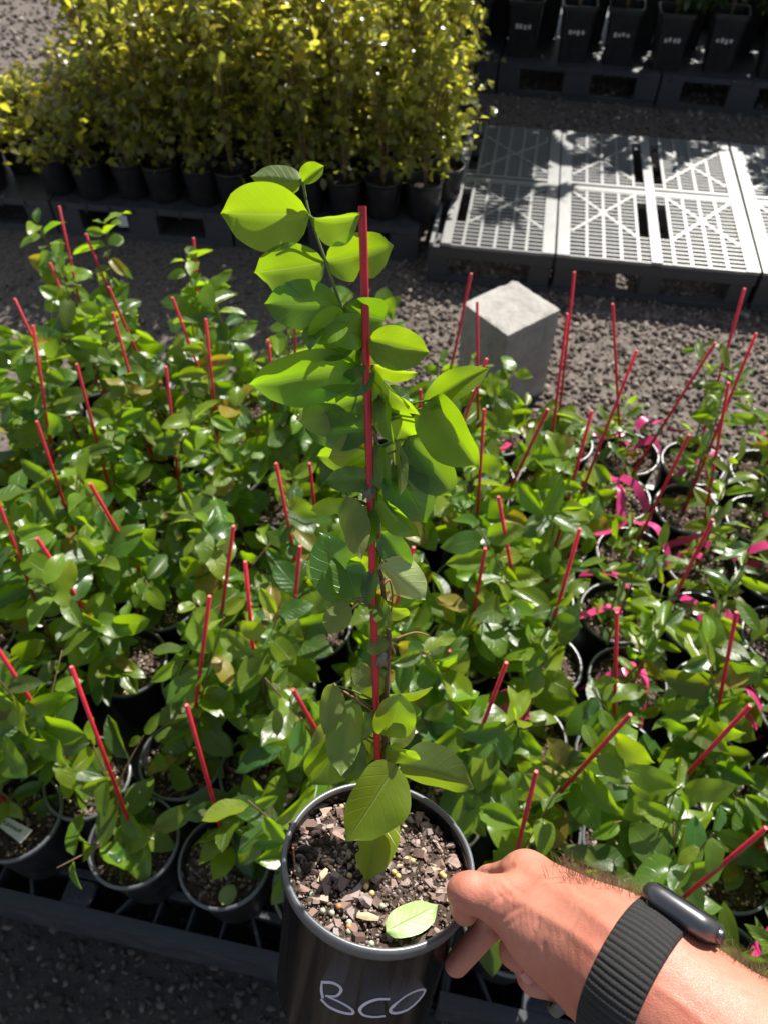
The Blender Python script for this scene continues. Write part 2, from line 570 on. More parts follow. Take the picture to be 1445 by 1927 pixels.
LB = leaf_var(13, ('leaf', 'leaf_deep', 'leaf_new', 'leaf_olive', 'leaf_yellow', 'leaf_worn'), nl=7, nw=2, wr=(.52, .66), a=(.48, .6), b=(.55, .75), fold=(4, 42), droop=(-.06, .38), side=(-.12, .12), wave=(.01, .06), cup=(-.03, .06))
LN = leaf_var(7, ('leaf', 'leaf_deep', 'leaf_new', 'leaf_olive', 'leaf_yellow', 'leaf_worn'), nl=7, nw=2, wr=(.34, .42), a=(.55, .7), b=(.62, .8), fold=(8, 32), droop=(.0, .30), side=(-.06, .06), wave=(.01, .03), cup=(-.02, .04))

# ------------------------------------------------------------------ ground and gravel
gs = 60.0
g = mk('ground', [(-gs, -gs, 0), (gs, -gs, 0), (gs, gs, 0), (-gs, gs, 0)], [(0, 1, 2, 3)], M['ground'], smooth=False)
tag(g, 'dark grey gravel yard ground under the pallets', 'ground', kind='structure')

# a strip of earth before the pallets, their shade put into its dark colour
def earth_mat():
    m, nt, bs, out = new_mat('shade_darkened_earth')
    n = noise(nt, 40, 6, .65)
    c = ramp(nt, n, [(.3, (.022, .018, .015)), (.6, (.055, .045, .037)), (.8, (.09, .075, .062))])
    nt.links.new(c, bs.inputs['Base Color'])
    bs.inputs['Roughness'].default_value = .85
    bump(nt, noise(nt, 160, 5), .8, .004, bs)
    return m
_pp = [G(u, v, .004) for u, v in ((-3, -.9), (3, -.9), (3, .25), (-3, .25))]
tag(mk('path', _pp, [(0, 1, 2, 3)], earth_mat(), smooth=False), 'earth path before the pallets, coloured dark for the shade there', 'path', kind='structure')

def ico():
    p = (1 + 5 ** .5) / 2
    v = np.array([(-1, p, 0), (1, p, 0), (-1, -p, 0), (1, -p, 0), (0, -1, p), (0, 1, p), (0, -1, -p), (0, 1, -p), (p, 0, -1), (p, 0, 1), (-p, 0, -1), (-p, 0, 1)], float)
    v /= np.linalg.norm(v[0])
    f = np.array([(0, 11, 5), (0, 5, 1), (0, 1, 7), (0, 7, 10), (0, 10, 11), (1, 5, 9), (5, 11, 4), (11, 10, 2), (10, 7, 6), (7, 1, 8), (3, 9, 4), (3, 4, 2), (3, 2, 6), (3, 6, 8), (3, 8, 9), (4, 9, 5), (2, 4, 11), (6, 2, 10), (8, 6, 7), (9, 8, 1)])
    return v, f
ICV, ICF = ico()

def rot_rand(n, rg, tilt=1.0):
    q = rg.normal(size=(n, 4)); q[:, 1:3] *= tilt
    q /= np.linalg.norm(q, axis=1)[:, None]
    w, x, y, z = q.T
    return np.stack([np.stack([1 - 2 * (y * y + z * z), 2 * (x * y - z * w), 2 * (x * z + y * w)], -1),
                     np.stack([2 * (x * y + z * w), 1 - 2 * (x * x + z * z), 2 * (y * z - x * w)], -1),
                     np.stack([2 * (x * z - y * w), 2 * (y * z + x * w), 1 - 2 * (x * x + y * y)], -1)], 1)

def pebbles(name, pos, size, mat, parent=None, rg=rng, flat=.55, origin=None, tilt=1.0, smooth=False):
    n = len(pos)
    jit = 1 + rg.uniform(-.28, .28, (n, 12, 1))
    sc = np.stack([rg.uniform(.8, 1.35, n), rg.uniform(.7, 1.1, n), rg.uniform(.8, 1.2, n) * flat], 1)
    v = ICV[None] * jit * sc[:, None, :] * size[:, None, None]
    v = np.einsum('nij,nkj->nki', rot_rand(n, rg, tilt), v) + pos[:, None, :]
    f = (ICF[None] + (np.arange(n) * 12)[:, None, None]).reshape(-1, 3)
    r = np.repeat(rg.uniform(0, 1, n), 12)
    v = v.reshape(-1, 3)
    if origin is not None:
        v = v - np.asarray(origin)
    return put(name, mesh_data(name, v, f, mat, smooth, rnd=r), parent)

def scatter(n, x0, x1, y0, y1, s0, s1, p=2.2):
    pos = np.stack([rng.uniform(x0, x1, n), rng.uniform(y0, y1, n), np.zeros(n)], 1)
    s = s0 + (s1 - s0) * rng.uniform(0, 1, n) ** p
    pos[:, 2] = s * .25
    return pos, s
parts = [scatter(9000, -.95, .35, -.12, .52, .002, .011, 3.2), scatter(16000, .05, 2.0, 1.32, 2.75, .0035, .014, 2.4),
         scatter(4200, .2, 2.6, 3.0, 4.2, .004, .016, 2.2), scatter(5200, -3.2, -.9, 3.2, 6.0, .006, .020, 2), scatter(1800, -1.8, .2, 1.35, 2.5, .004, .014, 2.2)]
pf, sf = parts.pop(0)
tag(pebbles('shade_darkened_gravel', pf, sf, M['gravel_darkened']), 'fine gravel in front of the pallets, shade put into its dark colour', 'gravel', kind='stuff')
gp = np.concatenate([p for p, _ in parts]); gz = np.concatenate([s for _, s in parts])
tag(pebbles('gravel', gp, gz, M['gravel']), 'loose grey and brown gravel stones spread over the yard ground', 'gravel', kind='stuff')
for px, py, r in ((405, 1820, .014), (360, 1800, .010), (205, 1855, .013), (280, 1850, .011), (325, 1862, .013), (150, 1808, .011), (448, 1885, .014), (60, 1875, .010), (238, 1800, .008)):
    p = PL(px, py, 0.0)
    pebbles('stone', np.array([[p[0], p[1], r * .35]]), np.array([r * .8]), M['gravel_darkened'])
for o in list(bpy.data.objects):
    if o.name.startswith('stone'):
        tag(o, 'larger loose stone lying on the shaded gravel in front of the pallet', 'stone', 'larger stones on the shaded gravel')

# ------------------------------------------------------------------ black pallets under the young plants
CUBE = {}
def cube(mat):
    if mat not in CUBE:
        CUBE[mat] = MB().box((0, 0, 0), (1, 1, 1)).mesh('bar', M[mat])
    return CUBE[mat]

GAX = np.array([GX, GY, [0, 0, 1]])
def bar(name, parent, c, s, mat, rz=0.0):
    o = bpy.data.objects.new(name, cube(mat))
    COL.objects.link(o)
    o.parent = parent
    o.location = c; o.scale = s; o.rotation_euler = (0, 0, rz)
    return o

def nursery_pallet(u0, u1, depth, label):
    e = empty('pallet', G(u0, 0, 0), GA)
    tag(e, label, 'pallet', 'black pallets carrying the young plants')
    w = u1 - u0
    z = .15
    m = 'pallet_black'
    mb = MB()                                     # skirts and blocks
    mb.box((w / 2, .008, .075), (w, .016, .142), b=.004)
    mb.box((w / 2, depth - .008, .075), (w, .016, .142), b=.004)
    for x in (.008, w - .008):
        mb.box((x, depth / 2, .075), (.016, depth - .036, .14), b=.004)
    mb.build('skirt', M[m], e)
    mb = MB()
    mb.box((w / 2, depth / 2 + .03, z - .035), (w - .05, depth - .10, .012))
    mb.build('deck', M[m], e)
    bar('front_rail', e, (w / 2, .010, z - .002), (w, .020, .014), m)
    n = int(w / .057)
    for i in range(n + 1):                        # ribs closing the front cells
        x = .01 + i * (w - .02) / n
        if i % 7 in (2, 3):
            continue
        if i % 7 in (1, 4):
            bar('rib', e, (x, .038, z - .012), (.005, .052, .03), m, rz=.55 if i % 7 == 1 else -.55)
        else:
            bar('rib', e, (x, .036, z - .014), (.004, .040, .03), m)
    for i in range(n // 7 + 1):                   # solid plates with two small square marks each
        x = .01 + (i * 7 + 2.5) * (w - .02) / n
        if x > w - .05: continue
        p = put('marked_plate', MB().box((0, 0, 0), (.052, .046, .012), b=.006).mesh('marked_plate', M[m]), e, (x, .038, z - .003))
        for dx in (-.010, .008):
            q = MB()
            for a_, b_, c_, d_ in ((0, .004, .010, .002), (0, -.004, .010, .002), (.004, 0, .002, .006), (-.004, 0, .002, .006)):
                q.box((a_, b_, 0), (c_, d_, .0016))
            put('square_mark', q.mesh('square_mark', M['pallet_side']), p, (dx, -.006, .0062))
    k = 0
    cw = (w - .03) / 3                           # three raised frames, rounded corners, two deep
    for iy in range(2):
        for ix in range(3):
            x0, x1 = .012 + ix * (cw + .003), .012 + ix * (cw + .003) + cw - .006
            y0 = .062 + iy * (depth - .075) / 2; y1 = y0 + (depth - .075) / 2 - .008
            rr = .03
            pts = []
            for cx, cy, a0 in ((x1 - rr, y1 - rr, 0), (x0 + rr, y1 - rr, 90), (x0 + rr, y0 + rr, 180), (x1 - rr, y0 + rr, 270)):
                for a_ in np.linspace(a0, a0 + 90, 5):
                    pts.append((cx + rr * math.cos(R(a_)), cy + rr * math.sin(R(a_)), 0))
            pts = np.array(pts); m_ = len(pts)
            inn = pts.copy(); c0 = pts.mean(0)
            inn[:, 0] += np.where(inn[:, 0] > c0[0], -.011, .011); inn[:, 1] += np.where(inn[:, 1] > c0[1], -.011, .011)
            lay = [pts + (0, 0, z - .03), pts + (0, 0, z + .012), inn + (0, 0, z + .012), inn + (0, 0, z - .03)]
            f = [(r * m_ + i, r * m_ + (i + 1) % m_, (r + 1) * m_ + (i + 1) % m_, (r + 1) * m_ + i) for r in range(3) for i in range(m_)]
            mk('raised_frame', np.concatenate(lay), f, M[m], e, False)
    return e
nursery_pallet(-1.08, .075, 1.19, 'black plastic pallet crowded with broad leaved plants, ribbed front edge over shaded gravel')
nursery_pallet(.085, 1.24, 1.19, 'black plastic pallet of narrow leaved plants with pink tape beside the concrete block')

# ------------------------------------------------------------------ pots, shared meshes
PR, PH = .070, .155                               # rim radius and height of the nursery pots
def pot_mesh(r, h, name='pot', mat='pot', n=36):
    rb = r * .80
    prof = [(rb * .2, .002), (rb * .96, .002), (rb, .006), (r * .955, h - .016), (r * .955, h - .010), (r * .99, h - .008), (r, h - .004), (r * .995, h), (r * .955, h), (r * .93, h - .006), (rb * .9, .010), (rb * .2, .010)]
    return MB().lathe(prof, n=n).mesh(name, M[mat], True)
POT = pot_mesh(PR, PH)
POT_S = pot_mesh(.066, .135)
RIM = MB().lathe([(PR * .958, PH + .001), (PR * 1.005, PH + .0012), (PR * 1.022, PH - .002), (PR * 1.018, PH - .008), (PR * 1.002, PH - .0085)], n=36).mesh('rim', M['rim'], True)
SOILZ = PH - .022

def soil_disc(r, z, mat, n=28, rings=7, amp=.004, seed=0):
    rg = np.random.default_rng(seed)
    vs = [(0, 0, z)]
    for i in range(1, rings + 1):
        for j in range(n):
            a = 2 * math.pi * j / n
            rr = r * i / rings
            vs.append((rr * math.cos(a), rr * math.sin(a), z + (rg.normal() * amp if i < rings else -.002)))
    f = [(0, 1 + j, 1 + (j + 1) % n) for j in range(n)]
    for i in range(rings - 1):
        for j in range(n):
            a, b = 1 + i * n + j, 1 + i * n + (j + 1) % n
            f.append((a, a + n, b + n, b))
    return np.array(vs), f
SOILS, GRAINS, PRILLS = [], [], []
for i in range(4):
    v, f = soil_disc(PR * .94, SOILZ, 'soil', seed=i)
    SOILS.append(mesh_data('soil', v, f, M['soil'], True))
    k = 420
    a, r = rng.uniform(0, 6.283, k), np.sqrt(rng.uniform(0, 1, k)) * PR * .89
    pos = np.stack([r * np.cos(a), r * np.sin(a), np.full(k, SOILZ + .002)], 1)
    o = pebbles('grain', pos, .0016 + .0042 * rng.uniform(0, 1, k) ** 2.2, M['grain'], flat=.5)
    GRAINS.append(o.data); bpy.data.objects.remove(o)
    k = 16
    a, r = rng.uniform(0, 6.283, k), np.sqrt(rng.uniform(0, 1, k)) * PR * .85
    pos = np.stack([r * np.cos(a) * .6 + .02, r * np.sin(a) * .6 - .015, np.full(k, SOILZ + .005)], 1)
    v = (ICV[None] * .0022 + pos[:, None]).reshape(-1, 3)
    PRILLS.append(mesh_data('fertiliser', v, (ICF[None] + (np.arange(k) * 12)[:, None, None]).reshape(-1, 3), M['prill'], True))

def stick(a, b, r, n=7):
    return MB().tube([a, b], r, n)

# ------------------------------------------------------------------ the young plants on the pallets
STAKES = [(112, 388), (162, 440), (365, 448), (95, 495), (205, 540), (28, 562), (63, 613), (325, 560), (388, 600), (213, 588), (145, 685), (313, 690),
          (70, 793), (170, 910), (520, 872), (565, 1028), (70, 1013), (462, 1057), (395, 1122), (135, 1255), (552, 1298), (352, 1327), (505, 640),
          (555, 610), (440, 990), (778, 1030), (912, 1032), (886, 515), (897, 568), (1080, 512), (1067, 590), (1152, 572), (1255, 545), (1400, 543),
          (1422, 627), (1345, 645), (1197, 660), (1370, 720), (1296, 818), (1113, 773), (1030, 770), (1040, 705), (915, 675), (910, 770), (937, 935),
          (1090, 995), (1340, 978), (952, 1247), (1160, 1152), (1385, 1152), (1410, 1328), (1185, 1345), (1008, 1452), (1440, 1558), (1440, 770), (-20, 900), (-30, 1180), (640, 420)]
U0, DU, V0, DV = -.415, .1465, .098, .1465
BASEZ = .150
cells = {}
for j in range(8):
    for i in range(-4, 11):
        cells[(i, j)] = dict(p=G(U0 + DU * i + (.02 if j % 2 else 0) + rng.uniform(-.006, .006), V0 + DV * j + rng.uniform(-.005, .005), BASEZ), stake=None)
cells[(-1, 0)]['p'] = G(U0 - DU - .055, V0, BASEZ)
cells[(-2, 0)]['p'] = G(U0 - 2 * DU - .058, V0, BASEZ)
_q = PL(165, 1462, BASEZ + PH); cells[(-1, 1)]['p'] = np.array([_q[0], _q[1], BASEZ])
for s in STAKES:
    best = None
    for hh in (.70,):
        t = PL(s[0], s[1], hh)
        for k, c in cells.items():
            if c['stake'] is None:
                d = np.linalg.norm((c['p'] - t)[:2])
                if best is None or d < best[0]:
                    best = (d, k, t)
    if best and best[0] < .16:
        cells[best[1]]['stake'] = best[2]

def leafset(kind):
    return LB if kind == 'A' else LN

def young_plant(key, c, kind, hgt, dens=1.0, stake=True):
    i, j = key
    rg = np.random.default_rng(1000 + i * 37 + j * 101)
    p = c['p']
    e = empty('potted_plant', p, rg.uniform(0, 6.28) * 0)
    # the pot
    po = put('pot', POT, e, mw=Matrix.Rotation(rg.uniform(0, 6.28), 4, 'Z'))
    put('rim', RIM, po)
    so = put('soil', SOILS[(i * 3 + j) % 4], e, mw=Matrix.Rotation(rg.uniform(0, 6.28), 4, 'Z'))
    tag(put('soil_grains', GRAINS[(i + j) % 4], so), kind='stuff')
    if rg.random() < .6:
        tag(put('fertiliser', PRILLS[(i + 2 * j) % 4], so), kind='stuff')
    top_s = None
    b0 = np.array([rg.uniform(-.012, .012), rg.uniform(-.012, .012), SOILZ - .03])
    if c['stake'] is not None:
        top_s = c['stake'] - p
        lean = (top_s - b0)[:2]; l = np.linalg.norm(lean)
        if l > .12:
            b0[:2] += lean / l * min(l - .12, .045)
    elif stake and rg.random() < .35:
        top_s = b0 + np.array([rg.uniform(-.03, .03), rg.uniform(-.03, .03), rg.uniform(.25, .36)])
    if top_s is not None:
        st = stick(b0, top_s, .0029).build('stake', M['stake'], e, True)
        put('cut_end', MB().lathe([(.0003, .0004), (.0022, .0004)], n=8, c=(0, 0, 0)).mesh('cut_end', M['stake_end']), st, mw=frame_mat(np.cross(top_s - b0, (0, 1, .1)), top_s - b0, top_s))
    # stem
    axis = nrm(top_s - b0) if top_s is not None else nrm(np.array([rg.uniform(-.15, .15), rg.uniform(-.15, .15), 1]))
    side = np.array([rg.uniform(-1, 1), rg.uniform(-1, 1), 0]); side = nrm(side)
    q0 = b0 + side * .008
    pts = [q0, q0 + axis * hgt * .33 + side * .004, q0 + axis * hgt * .66 + side * rg.uniform(.004, .014), q0 + axis * hgt + side * rg.uniform(.01, .06) + np.array([0, 0, rg.uniform(-.03, .0)])]
    sp = spline(pts, 18)
    stems = MB().tube(sp, np.linspace(.0028, .0010, len(sp)), 5)
    shoots = [(sp, .12)]
    nsh = rg.integers(2, 5) if kind == 'A' else rg.integers(1, 4)
    for k in range(nsh):
        t0 = rg.uniform(.15, .75)
        s0 = sp[int(t0 * (len(sp) - 1))]
        a = rg.uniform(0, 6.28)
        d = nrm(np.array([math.cos(a), math.sin(a), rg.uniform(.3, 1.1)]))
        ln = rg.uniform(.07, .14)
        s2 = spline([s0, s0 + d * ln * .5, s0 + d * ln + np.array([0, 0, -.01])], 8)
        stems.tube(s2, np.linspace(.0016, .0008, len(s2)), 4)
        shoots.append((s2, 0.0))
    stems.build('stem', M['stem' if kind == 'A' else 'stem_green'], e, True)
    LS = leafset(kind)
    nl = 0
    pal = rg.random()
    for q, (s, lo) in enumerate(shoots):
        L = np.sum(np.linalg.norm(np.diff(s, axis=0), axis=1))
        step = (.030 if kind == 'A' else .027) / dens
        az0 = rg.uniform(0, 6.28)
        ts = np.arange(lo if q == 0 else .25, 1.0001, step / max(L, .01))
        for m_, t in enumerate(ts):
            x = t * (len(s) - 1); k0 = min(int(x), len(s) - 2); fr = x - k0
            pt = s[k0] * (1 - fr) + s[k0 + 1] * fr
            az = az0 + (m_ % 2) * (1.2 if kind == 'A' else 1.57) + rg.normal() * .3
            end = t > .93
            for sd in (0, math.pi):
                if rg.random() < .10: continue
                a = az + sd + rg.normal() * .25
                el = rg.normal() * .30 + (.05 if kind == 'A' else .30) + (.35 if end else 0)
                d = np.array([math.cos(a) * math.cos(el), math.sin(a) * math.cos(el), math.sin(el)])
                nn = nrm(np.array([rg.normal() * .42, rg.normal() * .42 - (.0 if rg.random() < .5 else 1.15), 1.0]) + d * .15)
                ln = (rg.uniform(.040, .080) if kind == 'A' else rg.uniform(.036, .066)) * (1 - .45 * max(0, t - .75) / .25 * rg.random())
                r_ = rg.random()
                if end and r_ < .6 or (kind == 'B' and t > .7 and r_ < .55): mt = 'leaf_new'
                elif r_ < .03 + (.08 if pal < .2 else 0): mt = 'leaf_yellow'
                elif r_ < .38: mt = 'leaf_new'
                elif r_ < .76: mt = 'leaf'
                elif r_ < .88: mt = 'leaf_deep'
                elif r_ < .96: mt = 'leaf_worn'
                else: mt = 'leaf_olive'
                ms = LS[mt]
                put('leaf', ms[rg.integers(len(ms))], e, mw=frame_mat(d, nn, pt + d * .004, (ln,) * 3))
                nl += 1
    # ties, tape
    extra = ''
    if top_s is not None and kind == 'B' and rg.random() < .75:
        tp = b0 + (top_s - b0) * rg.uniform(.3, .7)
        put('tie', MB().lathe([(.0045, -.004), (.0052, 0), (.0045, .004)], n=8).mesh('tie', M['tie_green']), e, mw=frame_mat(np.cross(axis, (0, 1, .1)), axis, tp))
    pink = rg.random() < (.85 if kind == 'B' else (.22 if i >= 3 else .06))
    if pink:
        for k in range(1 + int(rg.random() < .7) + int(kind == 'B')):
            a = rg.uniform(0, 6.28)
            s0 = b0 + np.array([0, 0, rg.uniform(.05, .15)])
            d = np.array([math.cos(a), math.sin(a), 0])
            pth = spline([s0, s0 + d * .03 + (0, 0, .012), s0 + d * .06 + (0, 0, rg.uniform(-.03, .01)), s0 + d * rg.uniform(.08, .11) + (0, 0, rg.uniform(-.06, -.01))], 14)
            nvec = nrm(np.cross(d, (0, 0, 1)) + np.array([0, 0, rg.uniform(-.6, .6)]))
            hw = .009
            tw = np.linspace(0, rg.uniform(-1.2, 1.2), len(pth))
            upv = nrm(np.cross(nvec, d))
            vs = []
            for pp, w_ in zip(pth, tw):
                nv = nvec * math.cos(w_) + upv * math.sin(w_)
                vs += [pp - nv * hw, pp + nv * hw]
            f = [(2 * x, 2 * x + 1, 2 * x + 3, 2 * x + 2) for x in range(len(pth) - 1)]
            mk('pink_tape', vs, f, M['tape_pink'], e, True)
        extra = ' and pink tape'
    return e, top_s is not None, pink

front_labels = {}
for (i, j), c in cells.items():
    u, v = U0 + DU * i, V0 + DV * j
    kind = 'B' if (u > .30 and v > .52) or (u > .42 and v < .18) else 'A'
    hgt = rng.uniform(.33, .43) + (.05 if j > 4 else 0)
    dens = 1.36 if j > 0 else 1.15
    if kind == 'A' and j == 0 and i in (0,): hgt, dens = .24, .85
    if kind == 'A' and j == 0 and i == 1: hgt, dens = .17, .75
    if kind == 'A' and j == 0 and i < 0: hgt, dens = .26, .8
    if kind == 'B': hgt, dens = rng.uniform(.28, .40), 1.12
    if kind == 'B' and v < .18: hgt, dens = .38, 1.0
    if u > .30 and .1 < v <= .52: hgt = rng.uniform(.28, .37)
    if kind == 'B' and j >= 6: dens = .95
    if j >= 5 and .16 < u < .36: hgt = min(hgt, .18)
    if j >= 5 and i in (2, 3): hgt = min(hgt, .25)
    e, hs, pink = young_plant((i, j), c, kind, hgt, dens)
    tall = hgt > .40
    if kind == 'A':
        what, grp = ('tall broad leaved plant' if tall else 'broad leaved plant'), 'broad leaved potted plants on the pallets'
        where = 'within the crowded pallet'
        if u > .30: where = 'between hand and narrow leaved plants'
        if j == 0 and u < 0: where = 'in the row above the shaded gravel'
        if j == 7: where = 'in the row facing the shrubs'
        if u < -.85: where = 'at the outer end of the pallet'
    else:
        what, grp = ('tall narrow leaved plant' if hgt > .35 else 'narrow leaved plant'), 'narrow leaved potted plants on the pallet'
        where = 'near the concrete block'
        if v < .18: where = 'behind the wrist watch'
        if j == 7: where = 'along the sunlit gravel'
    lab = '%s %s%s, %s' % (what, 'with red stake' if hs else 'without stake', ' and pink tape' if pink else '', where)
    lab = {(-1, 0): 'broad leaved plant in the pot with the white handwritten tag', (1, 0): 'short broad leaved plant in the pot holding a fallen pale leaf',
           (0, 0): 'broad leaved plant between the tagged pot and the fallen leaf pot', (-1, 1): 'broad leaved plant in the pot just behind the tagged pot'}.get((i, j), lab)
    if len(lab.split()) > 16: lab = lab.replace('tall ', '')
    tag(e, lab[:200], 'potted plant', grp)
    if (i, j) == (0, 0):
        pass
# handwritten white plant tag in the front pot, a fallen leaf in its neighbour
def rim_top(k):
    return cells[k]['p'] + np.array([0, 0, PH])
tz = BASEZ + SOILZ + .012
tp = [PL(x, y, tz) for x, y in ((-8, 1550), (12, 1536), (62, 1562), (40, 1588))]
te = empty('plant_tag', tp[0])
tag(te, 'white handwritten plant tag lying in the front row pot', 'plant tag')
base = np.array(tp) - tp[0]
mk('tag_card', np.concatenate([base, base - (0, 0, .0012)]), [(0, 1, 2, 3), (7, 6, 5, 4), (0, 4, 5, 1), (1, 5, 6, 2), (2, 6, 7, 3), (3, 7, 4, 0)], M['tag'], te, False)
ex, ey = base[2] - base[1], base[0] - base[1]
def tagp(a, b):
    return base[1] + ex * a + ey * b + np.array([0, 0, .0009])
strokes = [[(.05, .35), (.12, .75)], [(.02, .55), (.15, .45)], [(.16, .4), (.2, .75)], [(.24, .5), (.30, .42), (.31, .6), (.26, .7), (.33, .72)], [(.38, .7), (.37, .52), (.43, .5), (.45, .72)],
           [(.49, .7), (.49, .5), (.55, .5), (.57, .72)], [(.61, .5), (.62, .7), (.68, .7), (.69, .5)], [(.75, .75), (.73, .45), (.80, .5), (.79, .7)]]
tb_ = MB()
for s in strokes:
    tb_.tube([tagp(*q) for q in s], .0007, 4)
tb_.build('handwriting', M['tag_ink'], te)

def fallen(base_p, tip_p, width, nref, label, seed=3):
    x = tip_p - base_p; L = np.linalg.norm(x)
    v, f, uv = leaf_geo(14, 3, wr=width / L, a=.55, b=.6, fold=-5, droop=.03, cup=.02, wave=.02, seed=seed)
    o = put('fallen_leaf', mesh_data('fallen_leaf', v, f, M['leaf_pale'], True, uv), None, mw=frame_mat(x, nref, base_p, (L,) * 3))
    tag(o, label, 'leaf')
    return o
fz = BASEZ + SOILZ + .008
fallen(PL(418, 1702, fz), PL(441, 1664, fz), .026, (.1, -.1, 1), 'pale green fallen leaf lying in the front row pot above the pallet edge', 8)

# ------------------------------------------------------------------ concrete block
bc = np.mean([PL(x, y, .30) for x, y in ((870, 574), (962, 525), (1058, 580), (957, 630))], axis=0)
p0, p1 = PL(957, 630, .30), PL(1058, 580, .30)
ang = math.atan2(p1[1] - p0[1], p1[0] - p0[0])
rax = np.array([[math.cos(ang), math.sin(ang), 0], [-math.sin(ang), math.cos(ang), 0], [0, 0, 1]])
def rough_block(w, d, h, n=14):
    mb = MB()
    rg = np.random.default_rng(4)
    P = {}
    vs, fs = [], []
    def vid(i, j, k):
        key = (i, j, k)
        if key not in P:
            p = np.array([(i / n - .5) * w, (j / n - .5) * d, k / n * h])
            e_ = sum(x in (0, n) for x in (i, j)) + (k in (0, n))
            if e_ >= 2:
                p -= np.array([np.sign(i - n / 2), np.sign(j - n / 2), np.sign(k - n / 2)]) * (.0008 + .0028 * rg.random() ** 3) * np.array([i in (0, n), j in (0, n), k in (0, n)])
            P[key] = len(vs); vs.append(p + rg.normal(size=3) * .0004)
        return P[key]
    for a in range(n):
        for b in range(n):
            for k in (0, n):
                q = [vid(a, b, k), vid(a + 1, b, k), vid(a + 1, b + 1, k), vid(a, b + 1, k)]; fs.append(q if k else q[::-1])
                q = [vid(k, a, b), vid(k, a + 1, b), vid(k, a + 1, b + 1), vid(k, a, b + 1)]; fs.append(q if k else q[::-1])
                q = [vid(a, k, b), vid(a + 1, k, b), vid(a + 1, k, b + 1), vid(a, k, b + 1)]; fs.append(q[::-1] if k else q)
    return np.array(vs), fs
_bv, _bf = rough_block(.197, .185, .30)
blk = mk('concrete_block', _bv @ rax, _bf, M['concrete'], None, False)
blk.location = (bc[0], bc[1], 0)
tag(blk, 'square grey concrete block standing on end in the gravel', 'concrete block')

# ------------------------------------------------------------------ grey deck pallets in the sun
def deck_pallet(pa, pb, depth, halves, label):
    pa, pb = np.array(pa), np.array(pb)
    a = math.atan2(pb[1] - pa[1], pb[0] - pa[0])
    w = np.linalg.norm((pb - pa)[:2])
    e = empty('deck_pallet', (pa[0], pa[1], 0), a)
    tag(e, label, 'pallet', 'empty grey pallets in the sun')
    z, t = .143, .012
    m = 'pallet_grey'
    ew = .042
    xs = [0, w]
    cen = w / 2 if halves == 2 else .055
    # edge and centre bands
    bar('edge_band', e, (w - ew / 2, depth / 2, z), (ew, depth, t), m)
    if halves == 2:
        bar('edge_band', e, (ew / 2, depth / 2, z), (ew, depth, t), m)
    else:
        bar('edge_band', e, (.006, depth / 2, z), (.012, depth, t), m)
    bar('centre_band', e, (cen, depth / 2, z + .001), (.034, depth - .004, t), m)
    my = depth * .50
    bar('cross_band', e, (w / 2, my, z - .0015), (w - .02, .030, t), m)
    bar('cross_band', e, (w / 2, my + .036, z - .0016), (w - .02, .012, t), m)
    spans = [(ew, cen - .017), (cen + .017, w - ew)] if halves == 2 else [(cen + .017, w - ew)]
    slot = .040
    for si, (x0, x1) in enumerate(spans):
        near_c = (halves == 2 and si == 0)
        for qy, (y0, y1) in enumerate(((.0, my - .015), (my + .042, depth))):
            # slot beside the centre band
            sx0, sx1 = (x1 - slot, x1) if near_c else (x0, x0 + slot)
            fx = sx0 if near_c else sx1
            bar('slot_side', e, (fx, (y0 + y1) / 2, z - .001), (.010, y1 - y0, t), m)
            gx0, gx1 = (x0, sx0) if near_c else (sx1, x1)
            ny = int((y1 - y0) / .0255)
            for k in range(ny + 1):
                y = y0 + .006 + (y1 - y0 - .012) * k / ny
                f0, f1 = gx0, gx1
                if k <= ny * .36 and qy == 0 or k >= ny * .86 or qy == 1 and k < 2:
                    f0, f1 = min(gx0, sx0), max(gx1, sx1)
                bar('slat', e, ((f0 + f1) / 2, y, z - .0085), (f1 - f0, .0070, .022), m)
            nx = max(2, int((gx1 - gx0) / .048))
            for k in range(1, nx):
                x = gx0 + (gx1 - gx0) * k / nx
                bar('slat', e, (x, (y0 + y1) / 2, z + .0008), (.0100, y1 - y0 - .004, .0050), m)
            cx, cy = (gx0 + gx1) / 2, y0 + (y1 - y0) * (.66 if qy == 0 else .45)
            lx, ly = (gx1 - gx0) * .96, (y1 - y0) * .62
            for sg in (1, -1):
                bar('brace', e, (cx, cy, z + .0016 + .0006 * (sg > 0)), (math.hypot(lx, ly), .0125, .005), m, rz=sg * math.atan2(ly, lx))
    # sides
    s = 'pallet_side'
    for y in (.006, depth - .006):
        bar('side_rail', e, (w / 2, y, z - .028), (w - .004, .012, .038), s)
        bar('bottom_rail', e, (w / 2, y, .012), (w - .004, .03, .022), s)
    for x in ([.04, w / 2, w - .04] if halves == 2 else [.03, w - .04]):
        for y in (.05, depth / 2, depth - .05):
            bar('foot', e, (x, y, .072), (.07, .085, .118), s)
    for x in (.006, w - .006):
        bar('side_rail', e, (x, depth / 2, z - .028), (.012, depth - .026, .038), s)
    return e
A0, A1, A2 = PL(808, 455, .15), PL(1045, 477, .15), PL(1431, 512, .15)
dirp = nrm((A2 - A0) * [1, 1, 0])
deck_pallet(A0, A1 - dirp * .004, .96, 1, 'narrow grey slatted plastic pallet half shaded next to the shrubs')
deck_pallet(A1 + dirp * .004, A2, .96, 2, 'wide grey slatted plastic pallet lying empty in full sun behind concrete block')
deck_pallet(A2 + dirp * .01, A2 + dirp * .66, .96, 2, 'grey slatted plastic pallet cut off by the picture edge beyond the sunlit one')

